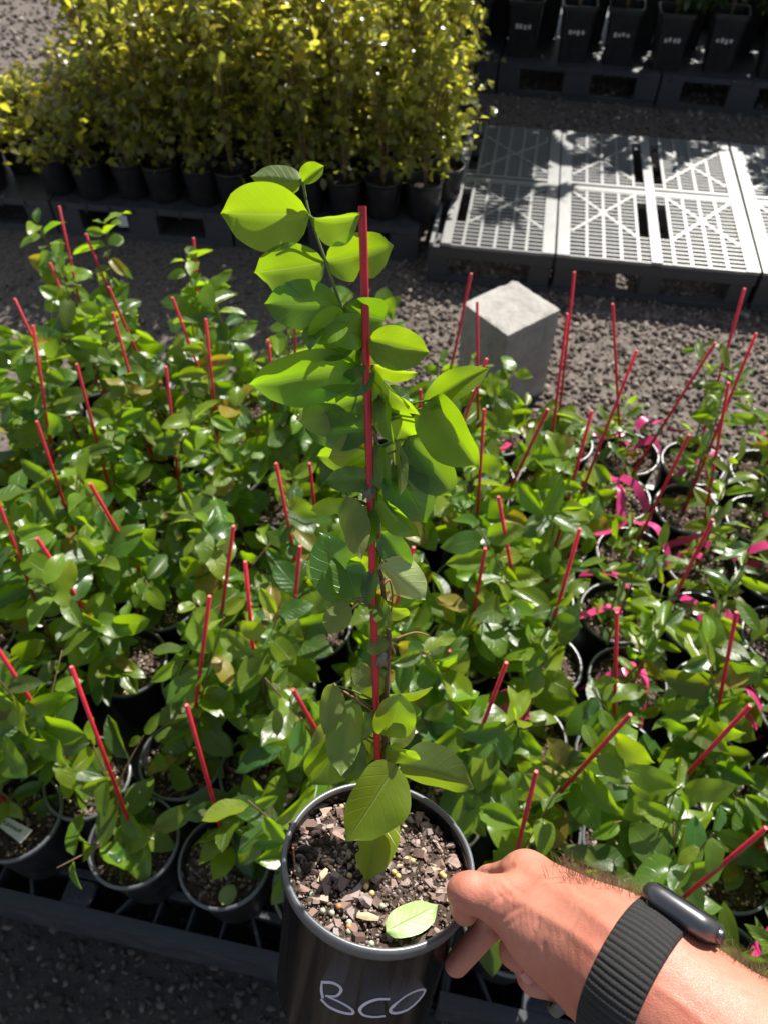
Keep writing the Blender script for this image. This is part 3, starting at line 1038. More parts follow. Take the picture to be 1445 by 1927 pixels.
# ------------------------------------------------------------------ yellow green shrubs in black pots behind
def leaf_cloud(base, dirs, nrmls, lens, wr, rnd, bend=.2):
    # every leaf: seven points, six triangles folded along the midrib
    n = len(base)
    x = dirs / np.linalg.norm(dirs, axis=1)[:, None]
    zc = nrmls - x * np.sum(nrmls * x, 1)[:, None]
    zc /= np.linalg.norm(zc, axis=1)[:, None] + 1e-9
    y = np.cross(zc, x)
    t = np.array([0, .3, .65, 1.0])
    hw = np.array([.02, .5, .42, .01]) * wr
    vs = []
    for ti, h_ in zip(t, hw):
        c = base + x * (lens * ti)[:, None] - zc * (lens * bend * ti * ti)[:, None]
        for s in (-1, 0, 1):
            vs.append(c + y * (lens * h_ * s)[:, None] + zc * (lens * .25 * h_ * abs(s))[:, None])
    V = np.stack(vs, 1)
    fs = []
    for i in range(3):
        for j in range(2):
            p = i * 3 + j
            fs.append((p, p + 3, p + 4, p + 1))
    fs = np.array(fs)
    Fc = (fs[None] + (np.arange(n) * 12)[:, None, None]).reshape(-1, 4)
    uv = np.tile(np.array([(ti, (s + 1) / 2) for ti in t for s in (-1, 0, 1)]), (n, 1))
    return V.reshape(-1, 3), Fc, uv, np.repeat(rnd, 12)

def shrub_variant(seed, hgt, nl, rad):
    rg = np.random.default_rng(seed)
    st = MB()
    B, D, N, L, C = [], [], [], [], []
    nstem = rg.integers(3, 6)
    for k in range(nstem):
        a = rg.uniform(0, 6.28)
        tip = np.array([math.cos(a) * rad * rg.uniform(.3, 1), math.sin(a) * rad * rg.uniform(.3, 1), hgt * rg.uniform(.8, 1.05)])
        s = spline([(0, 0, .10), tip * (.25, .25, .4) + (0, 0, .06), tip * (.6, .6, .7), tip], 16)
        st.tube(s, np.linspace(.0045, .0012, len(s)), 5)
        tw = [s]
        for q in range(9):
            i0 = rg.integers(2, 15)
            d = rg.normal(size=3); d[2] = abs(d[2]) * .6 + .1; d = nrm(d)
            e_ = s[i0] + d * rg.uniform(.06, .13)
            s2 = spline([s[i0], (s[i0] + e_) / 2 + (0, 0, .01), e_ + (0, 0, -.012)], 6)
            st.tube(s2, np.linspace(.0016, .0007, len(s2)), 3, False)
            tw.append(s2)
        for q in range(nl // nstem):
            w = tw[rg.integers(len(tw))] if rg.random() < .93 else s
            i0 = rg.integers(max(1, len(w) // 4), len(w))
            p = w[i0] + rg.normal(size=3) * .008
            d = rg.normal(size=3); d[2] = d[2] * .5 - .25
            if rg.random() < .16: p = p * (1.3, 1.3, .38) + (0, 0, .07)
            B.append(p); D.append(d); N.append(np.array([rg.normal() * .6, rg.normal() * .6, 1]))
            L.append(rg.uniform(.022, .044))
            hi = (p[2] / hgt)
            C.append(np.clip(rg.normal(.30 + .42 * (i0 > len(w) * .75) * (hi > .55), .2), 0, 1))
    V, Fc, uv, r = leaf_cloud(np.array(B), np.array(D), np.array(N), np.array(L), .62, np.array(C), .25)
    return st.mesh('stem', M['stem'], True), mesh_data('foliage', V, Fc, M['shrub_leaf'], True, uv, r)
SH = [shrub_variant(50 + i, rng.uniform(.62, .80), 430, .13) for i in range(7)]
SHS = [shrub_variant(80 + i, rng.uniform(.22, .42), 200, .08) for i in range(3)]
S0 = PL(0, 372, .13); S1 = PL(800, 432, .13)
sd = nrm((S1 - S0) * [1, 1, 0]); sn = np.array([-sd[1], sd[0], 0]); sa = math.atan2(sd[1], sd[0])
SW = np.linalg.norm((S1 - S0)[:2])
def SG(u, v, z=0):                              # u from the shrub row's right end, leftwards negative
    return S1 + sd * u + sn * v + np.array([0, 0, z - S1[2]])
ns = 0
for j in range(7):
    for i in range(15):
        u = -.02 - i * .136 + (.06 if j % 2 else 0) + rng.uniform(-.012, .012)
        v = .085 + j * .142 + rng.uniform(-.012, .012)
        p = SG(u, v, .13)
        left = i >= 11 or i >= 10 and j < 4
        small = left or (j == 0 and i in (9, 10, 8) and rng.random() < .5)
        if i >= 11 and (rng.random() < .45 or j > 3): continue
        e = empty('potted_shrub', p)
        sm, fm = (SHS[(i + j) % 3] if small else SH[rng.integers(len(SH))])
        rz = rng.uniform(0, 6.28); sc = rng.uniform(.85, 1.12)
        mw = Matrix.Rotation(rz, 4, 'Z') @ Matrix.Scale(sc, 4)
        put('pot', POT_S, e)
        put('soil', SOILS[j % 4], e, mw=Matrix.Translation((0, 0, -.020)) @ Matrix.Scale(.93, 4))
        put('stem', sm, e, mw=mw)
        tag(put('foliage', fm, e, mw=mw), kind='stuff')
        w = 'low sparse green shrub in black pot at the thin end of the hedge row' if small else (
            'yellow green small leaved shrub in black pot, front row on tray edge' if j == 0 else
            ('yellow green small leaved shrub in black pot beside the grey pallet' if i == 0 else 'yellow green small leaved shrub in black pot deep within the dense block'))
        tag(e, w, 'potted shrub', 'yellow green shrubs in pots')
        ns += 1
# trays under the shrubs
def skirt_pallet(o, a, w, d, h, label, nopen=2, group='black pallets in the back rows'):
    e = empty('pallet', o, a)
    tag(e, label, 'pallet', group)
    m = 'pallet_black'
    bar('deck', e, (w / 2, d / 2, h - .012), (w, d, .024), m)
    bar('front_rail', e, (w / 2, .012, .014), (w, .024, .028), m)
    bar('back_rail', e, (w / 2, d - .012, .014), (w, .024, .028), m)
    seg = w / nopen
    for k in range(nopen + 1):
        x = min(max(k * seg, .05), w - .05)
        for y in (.05, d / 2, d - .05):
            bar('foot', e, (x, y, (h - .024) / 2 + .012), (seg * .34 if 0 < k < nopen else .10, .1, h - .05), m)
    for k in range(int(w / .09)):
        bar('edge_rib', e, (.045 + k * .09, -.003, h - .016), (.006, .006, .028), m)
    return e
for k, lab in enumerate(('black pallet under the shrubs, end next to grey slatted pallet', 'black pallet with a small white tag under the shrub block', 'black pallet under the thin end of the shrubs')):
    o = SG(-.02 - (k + 1) * .69 + .005, 0, 0)
    skirt_pallet(o, sa, .68, 1.08, .13, lab)
wt = empty('paper_tag', PL(248, 392, .115))
tag(wt, 'small white paper tag hanging on the black tray edge', 'tag')
c_ = SG((PL(248, 392, .08) - S1) @ sd, -.012, .08)
wt.location = c_
mk('card', [(-.018, 0, -.022), (.018, 0, -.024), (.020, .001, .020), (-.016, .001, .022), (-.018, .0016, -.022), (.018, .0016, -.024), (.020, .0026, .020), (-.016, .0026, .022)],
   [(0, 1, 2, 3), (7, 6, 5, 4), (0, 4, 5, 1), (1, 5, 6, 2), (2, 6, 7, 3), (3, 7, 4, 0)], M['tag'], wt, False)

# ------------------------------------------------------------------ tall plants in square pots on the far pallets
B0, B1 = PL(930, 178, 0), PL(1445, 222, 0)
bd = nrm((B1 - B0) * [1, 1, 0]); bn = np.array([-bd[1], bd[0], 0]); ba = math.atan2(bd[1], bd[0])
def BG(u, v, z=0):
    return B0 + bd * u + bn * v + np.array([0, 0, z])
for k in range(4):
    skirt_pallet(BG(-.75 + k * .76, 0, 0), ba, .75, .95, .15, ('black pallet carrying tall plants, partly behind the yellow shrubs', 'black pallet with two dark openings carrying tall plants in shade', 'black pallet below square pots with white printed labels', 'black pallet with sun flecks under the last tall plants')[k], 2, 'black pallets carrying the tall plants')

def square_pot():
    mb = MB()
    r0, r1, h = .062, .078, .24
    def sq(r, z, c=.012):
        return [(r, r - c, z), (r - c, r, z), (-r + c, r, z), (-r, r - c, z), (-r, -r + c, z), (-r + c, -r, z), (r - c, -r, z), (r, -r + c, z)]
    lay = [sq(r0, 0), sq(r1 * .96, h - .02), sq(r1 * 1.04, h - .018), sq(r1 * 1.04, h), sq(r1 * .94, h), sq(r1 * .93, h - .03)]
    f = [(i * 8 + j, i * 8 + (j + 1) % 8, (i + 1) * 8 + (j + 1) % 8, (i + 1) * 8 + j) for i in range(5) for j in range(8)]
    f.append(tuple(range(40, 48))); f.append(tuple(reversed(range(8))))
    mb.add(np.concatenate([np.array(l) for l in lay]), f)
    return mb.mesh('pot', M['pot'])
SQP = square_pot()

def tall_variant(seed, hgt):
    rg = np.random.default_rng(seed)
    st = MB()
    B, D, N, L, C = [], [], [], [], []
    s = spline([(0, 0, .2), (rg.uniform(-.02, .02), rg.uniform(-.02, .02), hgt * .4), (rg.uniform(-.05, .05), rg.uniform(-.05, .05), hgt)], 16)
    st.tube(s, np.linspace(.009, .003, len(s)), 6)
    for q in range(22):
        i0 = rg.integers(5, 16)
        a = rg.uniform(0, 6.28)
        d = nrm(np.array([math.cos(a), math.sin(a), rg.uniform(.1, .8)]))
        ln = rg.uniform(.14, .28)
        b_ = spline([s[i0], s[i0] + d * ln * .6, s[i0] + d * ln + (0, 0, -.03)], 8)
        st.tube(b_, np.linspace(.003, .001, len(b_)), 4, False)
        for m_ in range(32):
            p = b_[rg.integers(1, len(b_))] + rg.normal(size=3) * .012
            B.append(p); D.append(rg.normal(size=3) * (1, 1, .6) + (0, 0, -.4)); N.append(np.array([rg.normal() * .5, rg.normal() * .5, 1]))
            L.append(rg.uniform(.05, .10)); C.append(rg.random())
    V, Fc, uv, r = leaf_cloud(np.array(B), np.array(D), np.array(N), np.array(L), .42, np.array(C), .25)
    return st.mesh('stem', M['stem'], True), mesh_data('foliage', V, Fc, M['tree_leaf'], True, uv, r)
TV = [tall_variant(200 + i, h_) for i, h_ in enumerate((1.15, 1.3, 1.45, 1.25))]
for j in range(3):
    for i in range(13):
        u = -.62 + i * .235 + (.1 if j % 2 else 0) + rng.uniform(-.02, .02)
        v = .12 + j * .30 + rng.uniform(-.02, .02)
        if j == 0 and i in (10, 11): continue
        p = BG(u, v, .15)
        e = empty('tall_potted_plant', p, ba + rng.uniform(-.08, .08))
        sm, fm = TV[(i * 2 + j) % 4]
        sc = rng.uniform(.85, 1.1)
        sc *= .95 if i < 3 else (.80 if i > 5 else 1.06)
        mw = Matrix.Rotation(rng.uniform(0, 6.28), 4, 'Z') @ Matrix.Scale(sc, 4)
        po = put('pot', SQP, e)
        if j == 0:
            for q in range(1):
                lb = MB()
                for k in range(4):
                    lb.box((-.030 + k * .019 + rng.uniform(-.002, .002), -.0745, .135 + rng.uniform(-.003, .003)), (.011, .003, .014 + rng.uniform(-.004, .006)))
                lb.build('printed_mark', M['tag'], po)
        put('stem', sm, e, mw=mw)
        tag(put('foliage', fm, e, mw=mw), kind='stuff')
        tag(e, ('tall leafy plant in black square pot with white print, front of far pallets' if j == 0 else 'tall leafy plant in black square pot behind the printed ones'), 'potted plant', 'tall plants in square pots on the far pallets')

# ------------------------------------------------------------------ the potted plant held up in front
NC = nrm([.136, .871, .472])
PN = nrm(CV(NC))                                 # pot axis, in the world
PC = W(713.85, 1616.4, .5007)                    # centre of the rim
HR = .0625
HPX = nrm(np.cross(PN, (0, 1, .2))); HPY = np.cross(PN, HPX)
HAX = np.array([HPX, HPY, PN])
HH = .135
HB = PC - PN * HH
hp = empty('held_potted_plant', HB)
tag(hp, 'glossy black pot with white BCO lettering and a staked leafy plant, held by hand', 'potted plant')
def wall_r(z):                                   # outer radius at height z above the base
    return HR * (.905 + .05 * z / HH)
prof = [(.008, 0), (wall_r(0) * .97, 0), (wall_r(0), .004), (wall_r(HH - .014), HH - .014), (HR * .985, HH - .012), (HR * .99, HH - .004)]
prof_in = [(HR * .945, HH - .004), (HR * .93, HH - .02), (wall_r(0) * .95, .006), (.008, .006)]
MB().lathe(prof + [(HR * .985, HH - .001), (HR * .955, HH - .001)] + prof_in, n=96).build('pot', M['pot_held'], hp, True).matrix_local = frame_mat(HPX, PN, (0, 0, 0))
hrim = MB().lathe([(HR * .950, HH - .003), (HR * .955, HH + .0008), (HR * .975, HH + .0018), (HR * 1.0, HH + .0012), (HR * 1.012, HH - .0015), (HR * 1.010, HH - .006), (HR * .995, HH - .0068)], c=(0, 0, 0), ax=HAX, n=96).build('rim', M['rim'], hp, True)
SZ = HH - .013
def HS(x, y, z):                                 # pot frame to the plant's local frame
    return x * HPX + y * HPY + z * PN
v, f = soil_disc(HR * .938, SZ, 'soil', 48, 14, .0016, 9)
soil = mk('soil', v @ HAX, f, M['soil'], hp)
def on_soil(px, py, lift=0.0):                   # where a photo pixel meets the soil surface
    d = ray(px, py); q = HB + PN * (SZ + lift)
    return EYE + d * (((q - EYE) @ PN) / (d @ PN))

def chip_mesh(seed):
    rg = np.random.default_rng(seed)
    n = rg.integers(5, 8)
    a = np.sort(rg.uniform(0, 6.28, n) * .35 + np.arange(n) * 6.283 / n * .65)
    el = rg.uniform(1.0, 1.9)
    ro = rg.uniform(.75, 1.1, n)
    p = np.stack([np.cos(a) * ro * el, np.sin(a) * ro, np.zeros(n)], 1)
    th = rg.uniform(.16, .38)
    lo = p * (1, 1, 1) + (0, 0, -th); up = p * rg.uniform(.70, .95) + (0, 0, th) + np.stack([np.zeros(n), np.zeros(n), rg.normal(size=n) * .10], 1)
    f = [tuple(reversed(range(n))), tuple(range(n, 2 * n))] + [(i, (i + 1) % n, n + (i + 1) % n, n + i) for i in range(n)]
    return mesh_data('bark_chip', np.concatenate([lo, up]), f, M['bark'], False)
CH = [chip_mesh(300 + i) for i in range(14)]
for k in range(290):
    a, r = rng.uniform(0, 6.283), math.sqrt(rng.uniform(0, 1)) * HR * .90
    x, y = r * math.cos(a), r * math.sin(a)
    s = .0015 + .0048 * rng.uniform(0, 1) ** 2.0
    nn = PN + rng.normal(size=3) * .38
    d = rng.normal(size=3)
    put('bark_chip', CH[rng.integers(14)], soil, mw=frame_mat(np.cross(nn, d), nn, HS(x, y, SZ + .0012 + rng.uniform(0, .0022)), (s,) * 3))
k = 2600
a, r = rng.uniform(0, 6.283, k), np.sqrt(rng.uniform(0, 1, k)) * HR * .925
pos = np.stack([r * np.cos(a), r * np.sin(a), SZ + rng.uniform(-.0006, .0022, k)], 1) @ HAX
tag(pebbles('soil_grains', pos, .0005 + .0014 * rng.uniform(0, 1, k) ** 2, M['grain'], soil, flat=.7), kind='stuff')
for q in range(60):                               # crumbs of peat heaped at one side
    c0 = on_soil(585 + rng.uniform(-34, 40), 1590 + rng.uniform(-40, 45), rng.uniform(0, .004)) - HB
    pebbles('peat_crumb', np.array([c0]), np.array([.0016 + .0034 * rng.random() ** 2]), M['soil'], soil, flat=.8)
PRI = {m: mesh_data('fertiliser_prill', ICV * .0021, ICF, M[m], True) for m in ('prill', 'prill_green', 'prill_orange')}
def sphere_mesh(name, r, mat):
    prof = [(r * math.sin(t), -r * math.cos(t)) for t in np.linspace(.05, math.pi - .05, 8)]
    return MB().lathe(prof, n=12).mesh(name, mat, True)
PRI = {m: sphere_mesh('fertiliser_prill', .0019, M[m]) for m in ('prill', 'prill_green', 'prill_orange')}
for px, py, m in ((643, 1518, 'prill'), (741, 1641, 'prill'), (815, 1638, 'prill'), (831, 1645, 'prill'), (835, 1649, 'prill'), (658, 1648, 'prill'), (689, 1668, 'prill'), (700, 1681, 'prill'),
                  (588, 1684, 'prill_green'), (608, 1714, 'prill_green'), (625, 1718, 'prill_green'), (638, 1706, 'prill_orange'), (657, 1744, 'prill_orange'), (657, 1753, 'prill_green'),
                  (657, 1736, 'prill_green'), (719, 1705, 'prill_green'), (699, 1776, 'prill_green'), (764, 1617, 'prill'), (776, 1620, 'prill'), (764, 1517, 'prill_green'), (616, 1573, 'prill'), (671, 1570, 'prill_green'), (749, 1649, 'prill'), (563, 1637, 'prill_green'), (675, 1632, 'prill')):
    put('fertiliser_prill', PRI[m], soil, loc=tuple(on_soil(px, py, .0030) - HB))
for (x0, y0, x1, y1, wd) in ((736, 1528, 757, 1546, .0030), (752, 1546, 764, 1556, .0016), (600, 1660, 615, 1635, .0024), (672, 1722, 713, 1729, .0028), (634, 1568, 638, 1588, .0014), (550, 1570, 556, 1640, .0008)):
    a_, b_ = on_soil(x0, y0, .0035) - HB, on_soil(x1, y1, .005) - HB
    MB().tube([a_, a_ * .5 + b_ * .5 + PN * .0006, b_], [wd * .6, wd, wd * .5], 5, flat=.45, nref=PN).build('wood_splinter', M['wood_chip' if wd > .0015 else 'twig'], soil)

# stake, stem, twigs, ties
sb = on_soil(716, 1625, -.02)
s_top = W(682, 388, .40)
sd_ = s_top - sb
stk = MB().tube([sb - HB, s_top - HB], .00225, 8).build('stake', M['stake'], hp, False)
mk('cut_end', [s_top - HB + nrm(sd_) * .0003 + .0021 * (math.cos(t) * nrm(np.cross(sd_, FW)) + math.sin(t) * nrm(np.cross(sd_, np.cross(sd_, FW)))) for t in np.arange(8) * math.pi / 4], [tuple(range(8))], M['stake_end'], stk, False)
def zs(py):                                      # depth of the stake at a pixel row
    lo, hi = .0, 1.0
    for _ in range(30):
        t = (lo + hi) / 2
        p = sb + sd_ * t - EYE
        y = 963.5 - F * (p @ UP) / (p @ FW)
        if y > py: lo = t
        else: hi = t
    p = sb + sd_ * (lo + hi) / 2 - EYE
    return p @ FW
STEM_PX = [(724, 1622), (722, 1500), (724, 1400), (729, 1260), (731, 1190), (722, 1120), (714, 1050), (712, 960), (709, 880), (705, 790), (690, 700), (672, 650), (642, 576), (612, 488), (583, 404), (569, 336)]
SPT = spline([W(x, y, zs(y) + .004) - HB for x, y in STEM_PX], 90)
srad = np.interp(np.linspace(0, 1, len(SPT)), [0, .3, .7, 1], [.0021, .0016, .0011, .0006])
kk_ = int(len(SPT) * .62)
stem = MB().tube(SPT[:kk_ + 1], srad[:kk_ + 1], 7).build('stem', M['stem'], hp, True)
MB().tube(SPT[kk_:], srad[kk_:], 7).build('shoot', M['stem_green'], hp, True)
tw = MB()
for pts in ([(733, 1208), (760, 1196), (784, 1190), (806, 1196)], [(734, 1212), (742, 1228), (735, 1238), (718, 1246), (701, 1255)], [(722, 1100), (733, 1092), (738, 1120), (736, 1150)], [(714, 1098), (726, 1088)],
            [(708, 1108), (700, 1118)], [(666, 1312), (640, 1296), (628, 1285)], [(668, 1313), (690, 1330), (712, 1345)], [(664, 1130), (688, 1122), (700, 1112)]):
    P = spline([W(x, y, zs(y) - .004 + .002 * i) - HB for i, (x, y) in enumerate(pts)], 12)
    tw.tube(P, np.linspace(.0009, .00045, len(P)), 5)
tw.build('dry_twig', M['twig'], hp, True)
for cx, cy, hw, hh_, m in ((696, 922, 14, 17, 'tie_grey'), (716, 1240, 13, 14, 'tie_grey')):
    z = zs(cy) - .0028
    n_ = 7
    vs = []
    for i in range(n_):
        t = i / (n_ - 1) * 2 - 1
        zz = z + .0035 * t * t
        vs += [W(cx + t * hw, cy - hh_ + 3 * math.sin(i * 1.7), zz) - HB, W(cx + t * hw, cy + hh_ + 3 * math.cos(i * 2.1), zz) - HB]
    f = [(2 * i, 2 * i + 1, 2 * i + 3, 2 * i + 2) for i in range(n_ - 1)]
    o = mk('tie_tape', vs, f, M[m], hp)
    md = o.modifiers.new('thick', 'SOLIDIFY'); md.thickness = .0005

# leaves traced one by one: base px, tip px, width px, tip depth offset, roll, fold, droop, material, extra
# roll turns the blade about its midrib; 0 faces the lens
HLV = [
 (567, 340, 470, 331, 60, .004, 34, 26, .10, 'leaf_olive', {'tilt': 1.0}),
 (570, 343, 610, 312, 52, -.004, -25, 48, .0, 'leaf', {}),
 (584, 404, 417, 401, 122, .006, 8, 14, .05, 'leaf_new', {}),
 (588, 409, 680, 404, 96, -.006, 24, 42, .06, 'leaf', {}),
 (612, 494, 478, 514, 92, .008, 4, 10, .05, 'leaf', {'bites': ((.85, 1, .3, .05), (.6, 1, .15, .04))}),
 (613, 494, 741, 462, 88, .004, -6, 10, .05, 'leaf_new', {'bites': ((.45, -1, .45, .07),)}),
 (641, 574, 499, 572, 88, .010, 4, 8, .05, 'leaf_deep', {}),
 (648, 578, 727, 602, 92, .014, 14, 18, .1, 'leaf_deep', {}),
 (650, 590, 574, 645, 66, -.004, 20, 30, .25, 'leaf_new', {}),
 (690, 634, 604, 612, 62, -.012, 38, 10, .30, 'leaf_new', {}),
 (694, 640, 809, 664, 84, .0, -12, 22, .10, 'leaf', {}),
 (668, 650, 585, 660, 50, .006, 10, 20, .2, 'leaf_deep', {}),
 (676, 688, 467, 724, 100, .004, 6, 14, .08, 'leaf', {}),
 (600, 612, 582, 660, 40, -.010, 30, 15, .1, 'leaf_deep', {}),
 (702, 684, 796, 772, 44, -.010, 25, 26, .18, 'leaf_new', {'side': -.16}),
 (700, 684, 788, 702, 48, .008, 22, 20, .15, 'leaf_new', {}),
 (700, 742, 556, 776, 80, .012, 4, 10, .05, 'leaf', {}),
 (702, 778, 556, 788, 86, -.002, 8, 12, .08, 'leaf_olive', {}),
 (702, 806, 572, 806, 74, .012, -4, 14, .1, 'leaf_deep', {}),
 (704, 848, 617, 862, 66, -.006, -12, 14, .1, 'leaf_olive', {}),
 (703, 850, 596, 858, 60, .016, 4, 14, .1, 'leaf_new', {}),
 (800, 768, 911, 680, 66, -.008, -30, 36, .05, 'leaf', {'side': -.12}),
 (812, 748, 899, 882, 112, -.006, 6, 26, .04, 'leaf_new', {'a': .42}),
 (708, 756, 782, 826, 70, .014, 0, 12, .05, 'leaf_new', {}),
 (720, 738, 742, 838, 44, -.014, 30, 18, .08, 'leaf', {}),
 (766, 822, 853, 934, 84, .004, 4, 14, .05, 'leaf_deep', {}),
 (742, 826, 752, 936, 36, -.004, 44, 20, .04, 'leaf_olive', {}),
 (711, 836, 726, 926, 52, .004, 25, 18, .05, 'leaf_deep', {}),
 (738, 876, 802, 984, 88, .008, -4, 12, .05, 'leaf_deep', {}),
 (706, 930, 790, 1012, 56, -.004, 14, 20, .06, 'leaf', {}),
 (706, 1032, 752, 990, 62, .010, 0, 8, .05, 'leaf_new', {}),
 (694, 950, 682, 1034, 58, .004, 14, 14, .04, 'leaf_deep', {}),
 (652, 934, 668, 1056, 58, -.008, 24, 10, .05, 'leaf_olive', {'side': .12}),
 (655, 942, 585, 960, 34, .006, 10, 10, .05, 'leaf_new', {}),
 (668, 1134, 601, 1002, 92, -.002, -4, 12, .05, 'leaf_deep', {}),
 (672, 1128, 640, 1030, 66, .006, 10, 10, .05, 'leaf', {}),
 (652, 1130, 617, 1192, 50, -.010, 14, 16, .06, 'leaf_olive', {}),
 (705, 1072, 692, 1140, 34, .002, 30, 14, .05, 'leaf_deep', {}),
 (718, 1056, 792, 1134, 76, .006, -10, 18, .0, 'leaf_pale', {'side': .10}),
 (703, 1118, 735, 1186, 36, -.010, -10, 16, .05, 'leaf', {}),
 (735, 1204, 690, 1226, 34, -.010, 10, 12, .1, 'leaf_olive', {}),
 (672, 1312, 728, 1262, 62, -.006, 8, 8, .05, 'leaf_olive', {'bites': ((.7, 1, .55, .09),)}),
 (700, 1256, 668, 1290, 50, .002, 5, 10, .05, 'leaf_olive', {'bites': ((.4, -1, .5, .1),)}),
 (728, 1306, 814, 1296, 44, .0, 26, 26, .08, 'leaf_new', {'side': .14, 'z': .010}),
 (733, 1388, 752, 1306, 72, -.014, 4, 8, .04, 'leaf', {'a': .45, 'b': .5}),
 (742, 1330, 792, 1352, 44, .008, 5, 18, .1, 'leaf_deep', {}),
 (664, 1316, 641, 1460, 70, -.012, -16, 16, .04, 'leaf_olive', {}),
 (628, 1286, 612, 1382, 46, .0, 18, 14, .05, 'leaf_olive', {}),
 (694, 1340, 681, 1392, 34, .004, 20, 14, .05, 'leaf_olive', {}),
 (648, 1392, 586, 1474, 92, .004, -4, 8, .04, 'leaf_new', {}),
 (628, 1360, 588, 1420, 40, .010, 10, 14, .06, 'leaf_olive', {}),
 (668, 1376, 660, 1470, 56, .010, 14, 12, .05, 'leaf_deep', {}),
 (708, 1352, 692, 1438, 40, .008, 12, 12, .05, 'leaf_olive', {}),
 (735, 1400, 782, 1352, 60, .010, 8, 10, .05, 'leaf_olive', {}),
 (745, 1438, 652, 1584, 116, -.022, 4, 10, .04, 'leaf_new', {'a': .52, 'b': .72, 'z': -.012}),
 (748, 1442, 892, 1482, 100, -.002, -12, 22, .08, 'leaf_olive', {'z': .014, 'tilt': 1.0}),
 (722, 1500, 688, 1660, 78, -.020, -4, 14, .05, 'leaf_new', {'bites': ((.65, -1, .35, .05),), 'z': -.006}),
 (690, 1392, 676, 1360, 30, .006, 5, 10, .05, 'leaf', {}),
 (722, 1280, 742, 1262, 26, .004, 5, 10, .05, 'leaf_yellow', {}),
 (712, 905, 782, 940, 62, .010, 6, 14, .08, 'leaf', {}),
 (704, 900, 612, 905, 48, .008, 12, 14, .10, 'leaf_deep', {}),
 (708, 965, 640, 985, 50, .012, 10, 16, .10, 'leaf', {}),
 (714, 1000, 770, 1075, 52, .012, -8, 14, .08, 'leaf_deep', {}),
 (712, 1040, 655, 1075, 46, .014, 6, 14, .10, 'leaf_new', {}),
 (706, 700, 640, 735, 52, .012, 8, 16, .12, 'leaf_deep', {}),
 (706, 770, 770, 740, 56, .012, -8, 16, .10, 'leaf_deep', {}),
 (700, 720, 742, 790, 44, .008, 14, 18, .12, 'leaf', {}),
 (716, 1130, 770, 1160, 44, .014, 6, 16, .12, 'leaf_worn', {}),
 (690, 640, 640, 690, 50, .010, 10, 16, .12, 'leaf_deep', {}),
 (730, 1330, 690, 1370, 40, .010, 10, 16, .12, 'leaf', {}),
 (728, 1400, 790, 1430, 46, .014, 6, 16, .10, 'leaf', {}),
 (770, 840, 828, 900, 60, .012, 8, 14, .10, 'leaf_deep', {}),
]
pet = MB()
spw = SPT + HB
for i, (x0, y0, x1, y1, wpx, dz, roll, fold, droop, mt, kw) in enumerate(HLV):
    z0 = zs(y0) + rng.uniform(-.003, .006)
    if 'z' in kw: z0 += kw['z']
    kw = {k: v_ for k, v_ in kw.items() if k != 'z'}
    pb, pt = W(x0, y0, z0), W(x1, y1, z0 + dz)
    x = pt - pb; L = np.linalg.norm(x)
    wr = wpx * z0 / F / L * 1.08
    n0 = nrm(nrm(EYE - (pb + pt) / 2) * .55 + np.array([-.12, -1.0, -.12]) * kw.pop('tilt', {'leaf_new': 1.0, 'leaf': .6, 'leaf_deep': .12, 'leaf_olive': .3}.get(mt, .6)))
    xa = nrm(x); n0 = nrm(n0 - xa * (n0 @ xa)); sd2 = np.cross(xa, n0)
    n1 = n0 * math.cos(R(roll)) + sd2 * math.sin(R(roll))
    args = dict(wr=wr * 1.04, a=.54, b=.70, fold=fold + 9, droop=droop * 1.6 + .02, wave=.030, cup=.0, tip=.08, seed=700 + i)
    args.update(kw)
    v, f, uv = leaf_geo(18, 4, **args)
    v[:, 2] += (droop * 1.6 + .02) * v[:, 0]                   # keep the tip where the photo shows it
    if mt == 'leaf_olive' or mt == 'leaf_pale':
        v[:, 2] *= -1; f = [tuple(reversed(q)) for q in f]
    put('leaf', mesh_data('leaf', v, f, M[mt], True, uv), hp, mw=frame_mat(x, n1, pb - HB, (L,) * 3))
    dd = np.linalg.norm(spw - pb, axis=1)
    k = int(dd.argmin())
    if .001 < dd[k] < .035:
        a_ = spw[max(0, k - 2)]
        P = spline([a_ - HB, (a_ * .4 + pb * .6) - HB + PN * .001, pb - HB + x * .03], 8)
        pet.tube(P, np.linspace(.00075, .0006, len(P)), 5)
pet.build('petiole', M['stem_green'], hp, True)

# BCO painted by hand on the pot wall
def on_wall(px, py):
    d = ray(px, py); o = EYE - HB
    # cone r(z) = k0 + k1 z
    k1 = HR * .05 / HH; k0 = HR * .905 + .0004
    dz, oz = d @ PN, o @ PN
    dp, op = d - PN * dz, o - PN * oz
    kz = k0 + k1 * oz
    A_ = dp @ dp - (k1 * dz) ** 2; B_ = 2 * (dp @ op - k1 * dz * kz); C_ = op @ op - kz ** 2
    t = (-B_ - math.sqrt(max(B_ * B_ - 4 * A_ * C_, 0))) / (2 * A_)
    return EYE + d * t
def zp(x, y):
    return (500 + x / 3.284, 1440 + y / 3.284)
LET = {'letter_b': [[(352, 1440), (344, 1395), (346, 1345)], [(346, 1343), (420, 1350), (466, 1385), (440, 1428), (372, 1428)], [(340, 1446), (392, 1496), (470, 1530), (538, 1538), (528, 1508), (460, 1466), (388, 1434)]],
       'letter_c': [[(765, 1448), (690, 1450), (620, 1476), (582, 1514), (604, 1546), (668, 1558), (738, 1552)]],
       'letter_o': [[(822, 1462), (784, 1492), (770, 1522), (800, 1536), (876, 1514), (944, 1456), (986, 1394), (944, 1392), (872, 1424), (812, 1470), (786, 1500)]]}
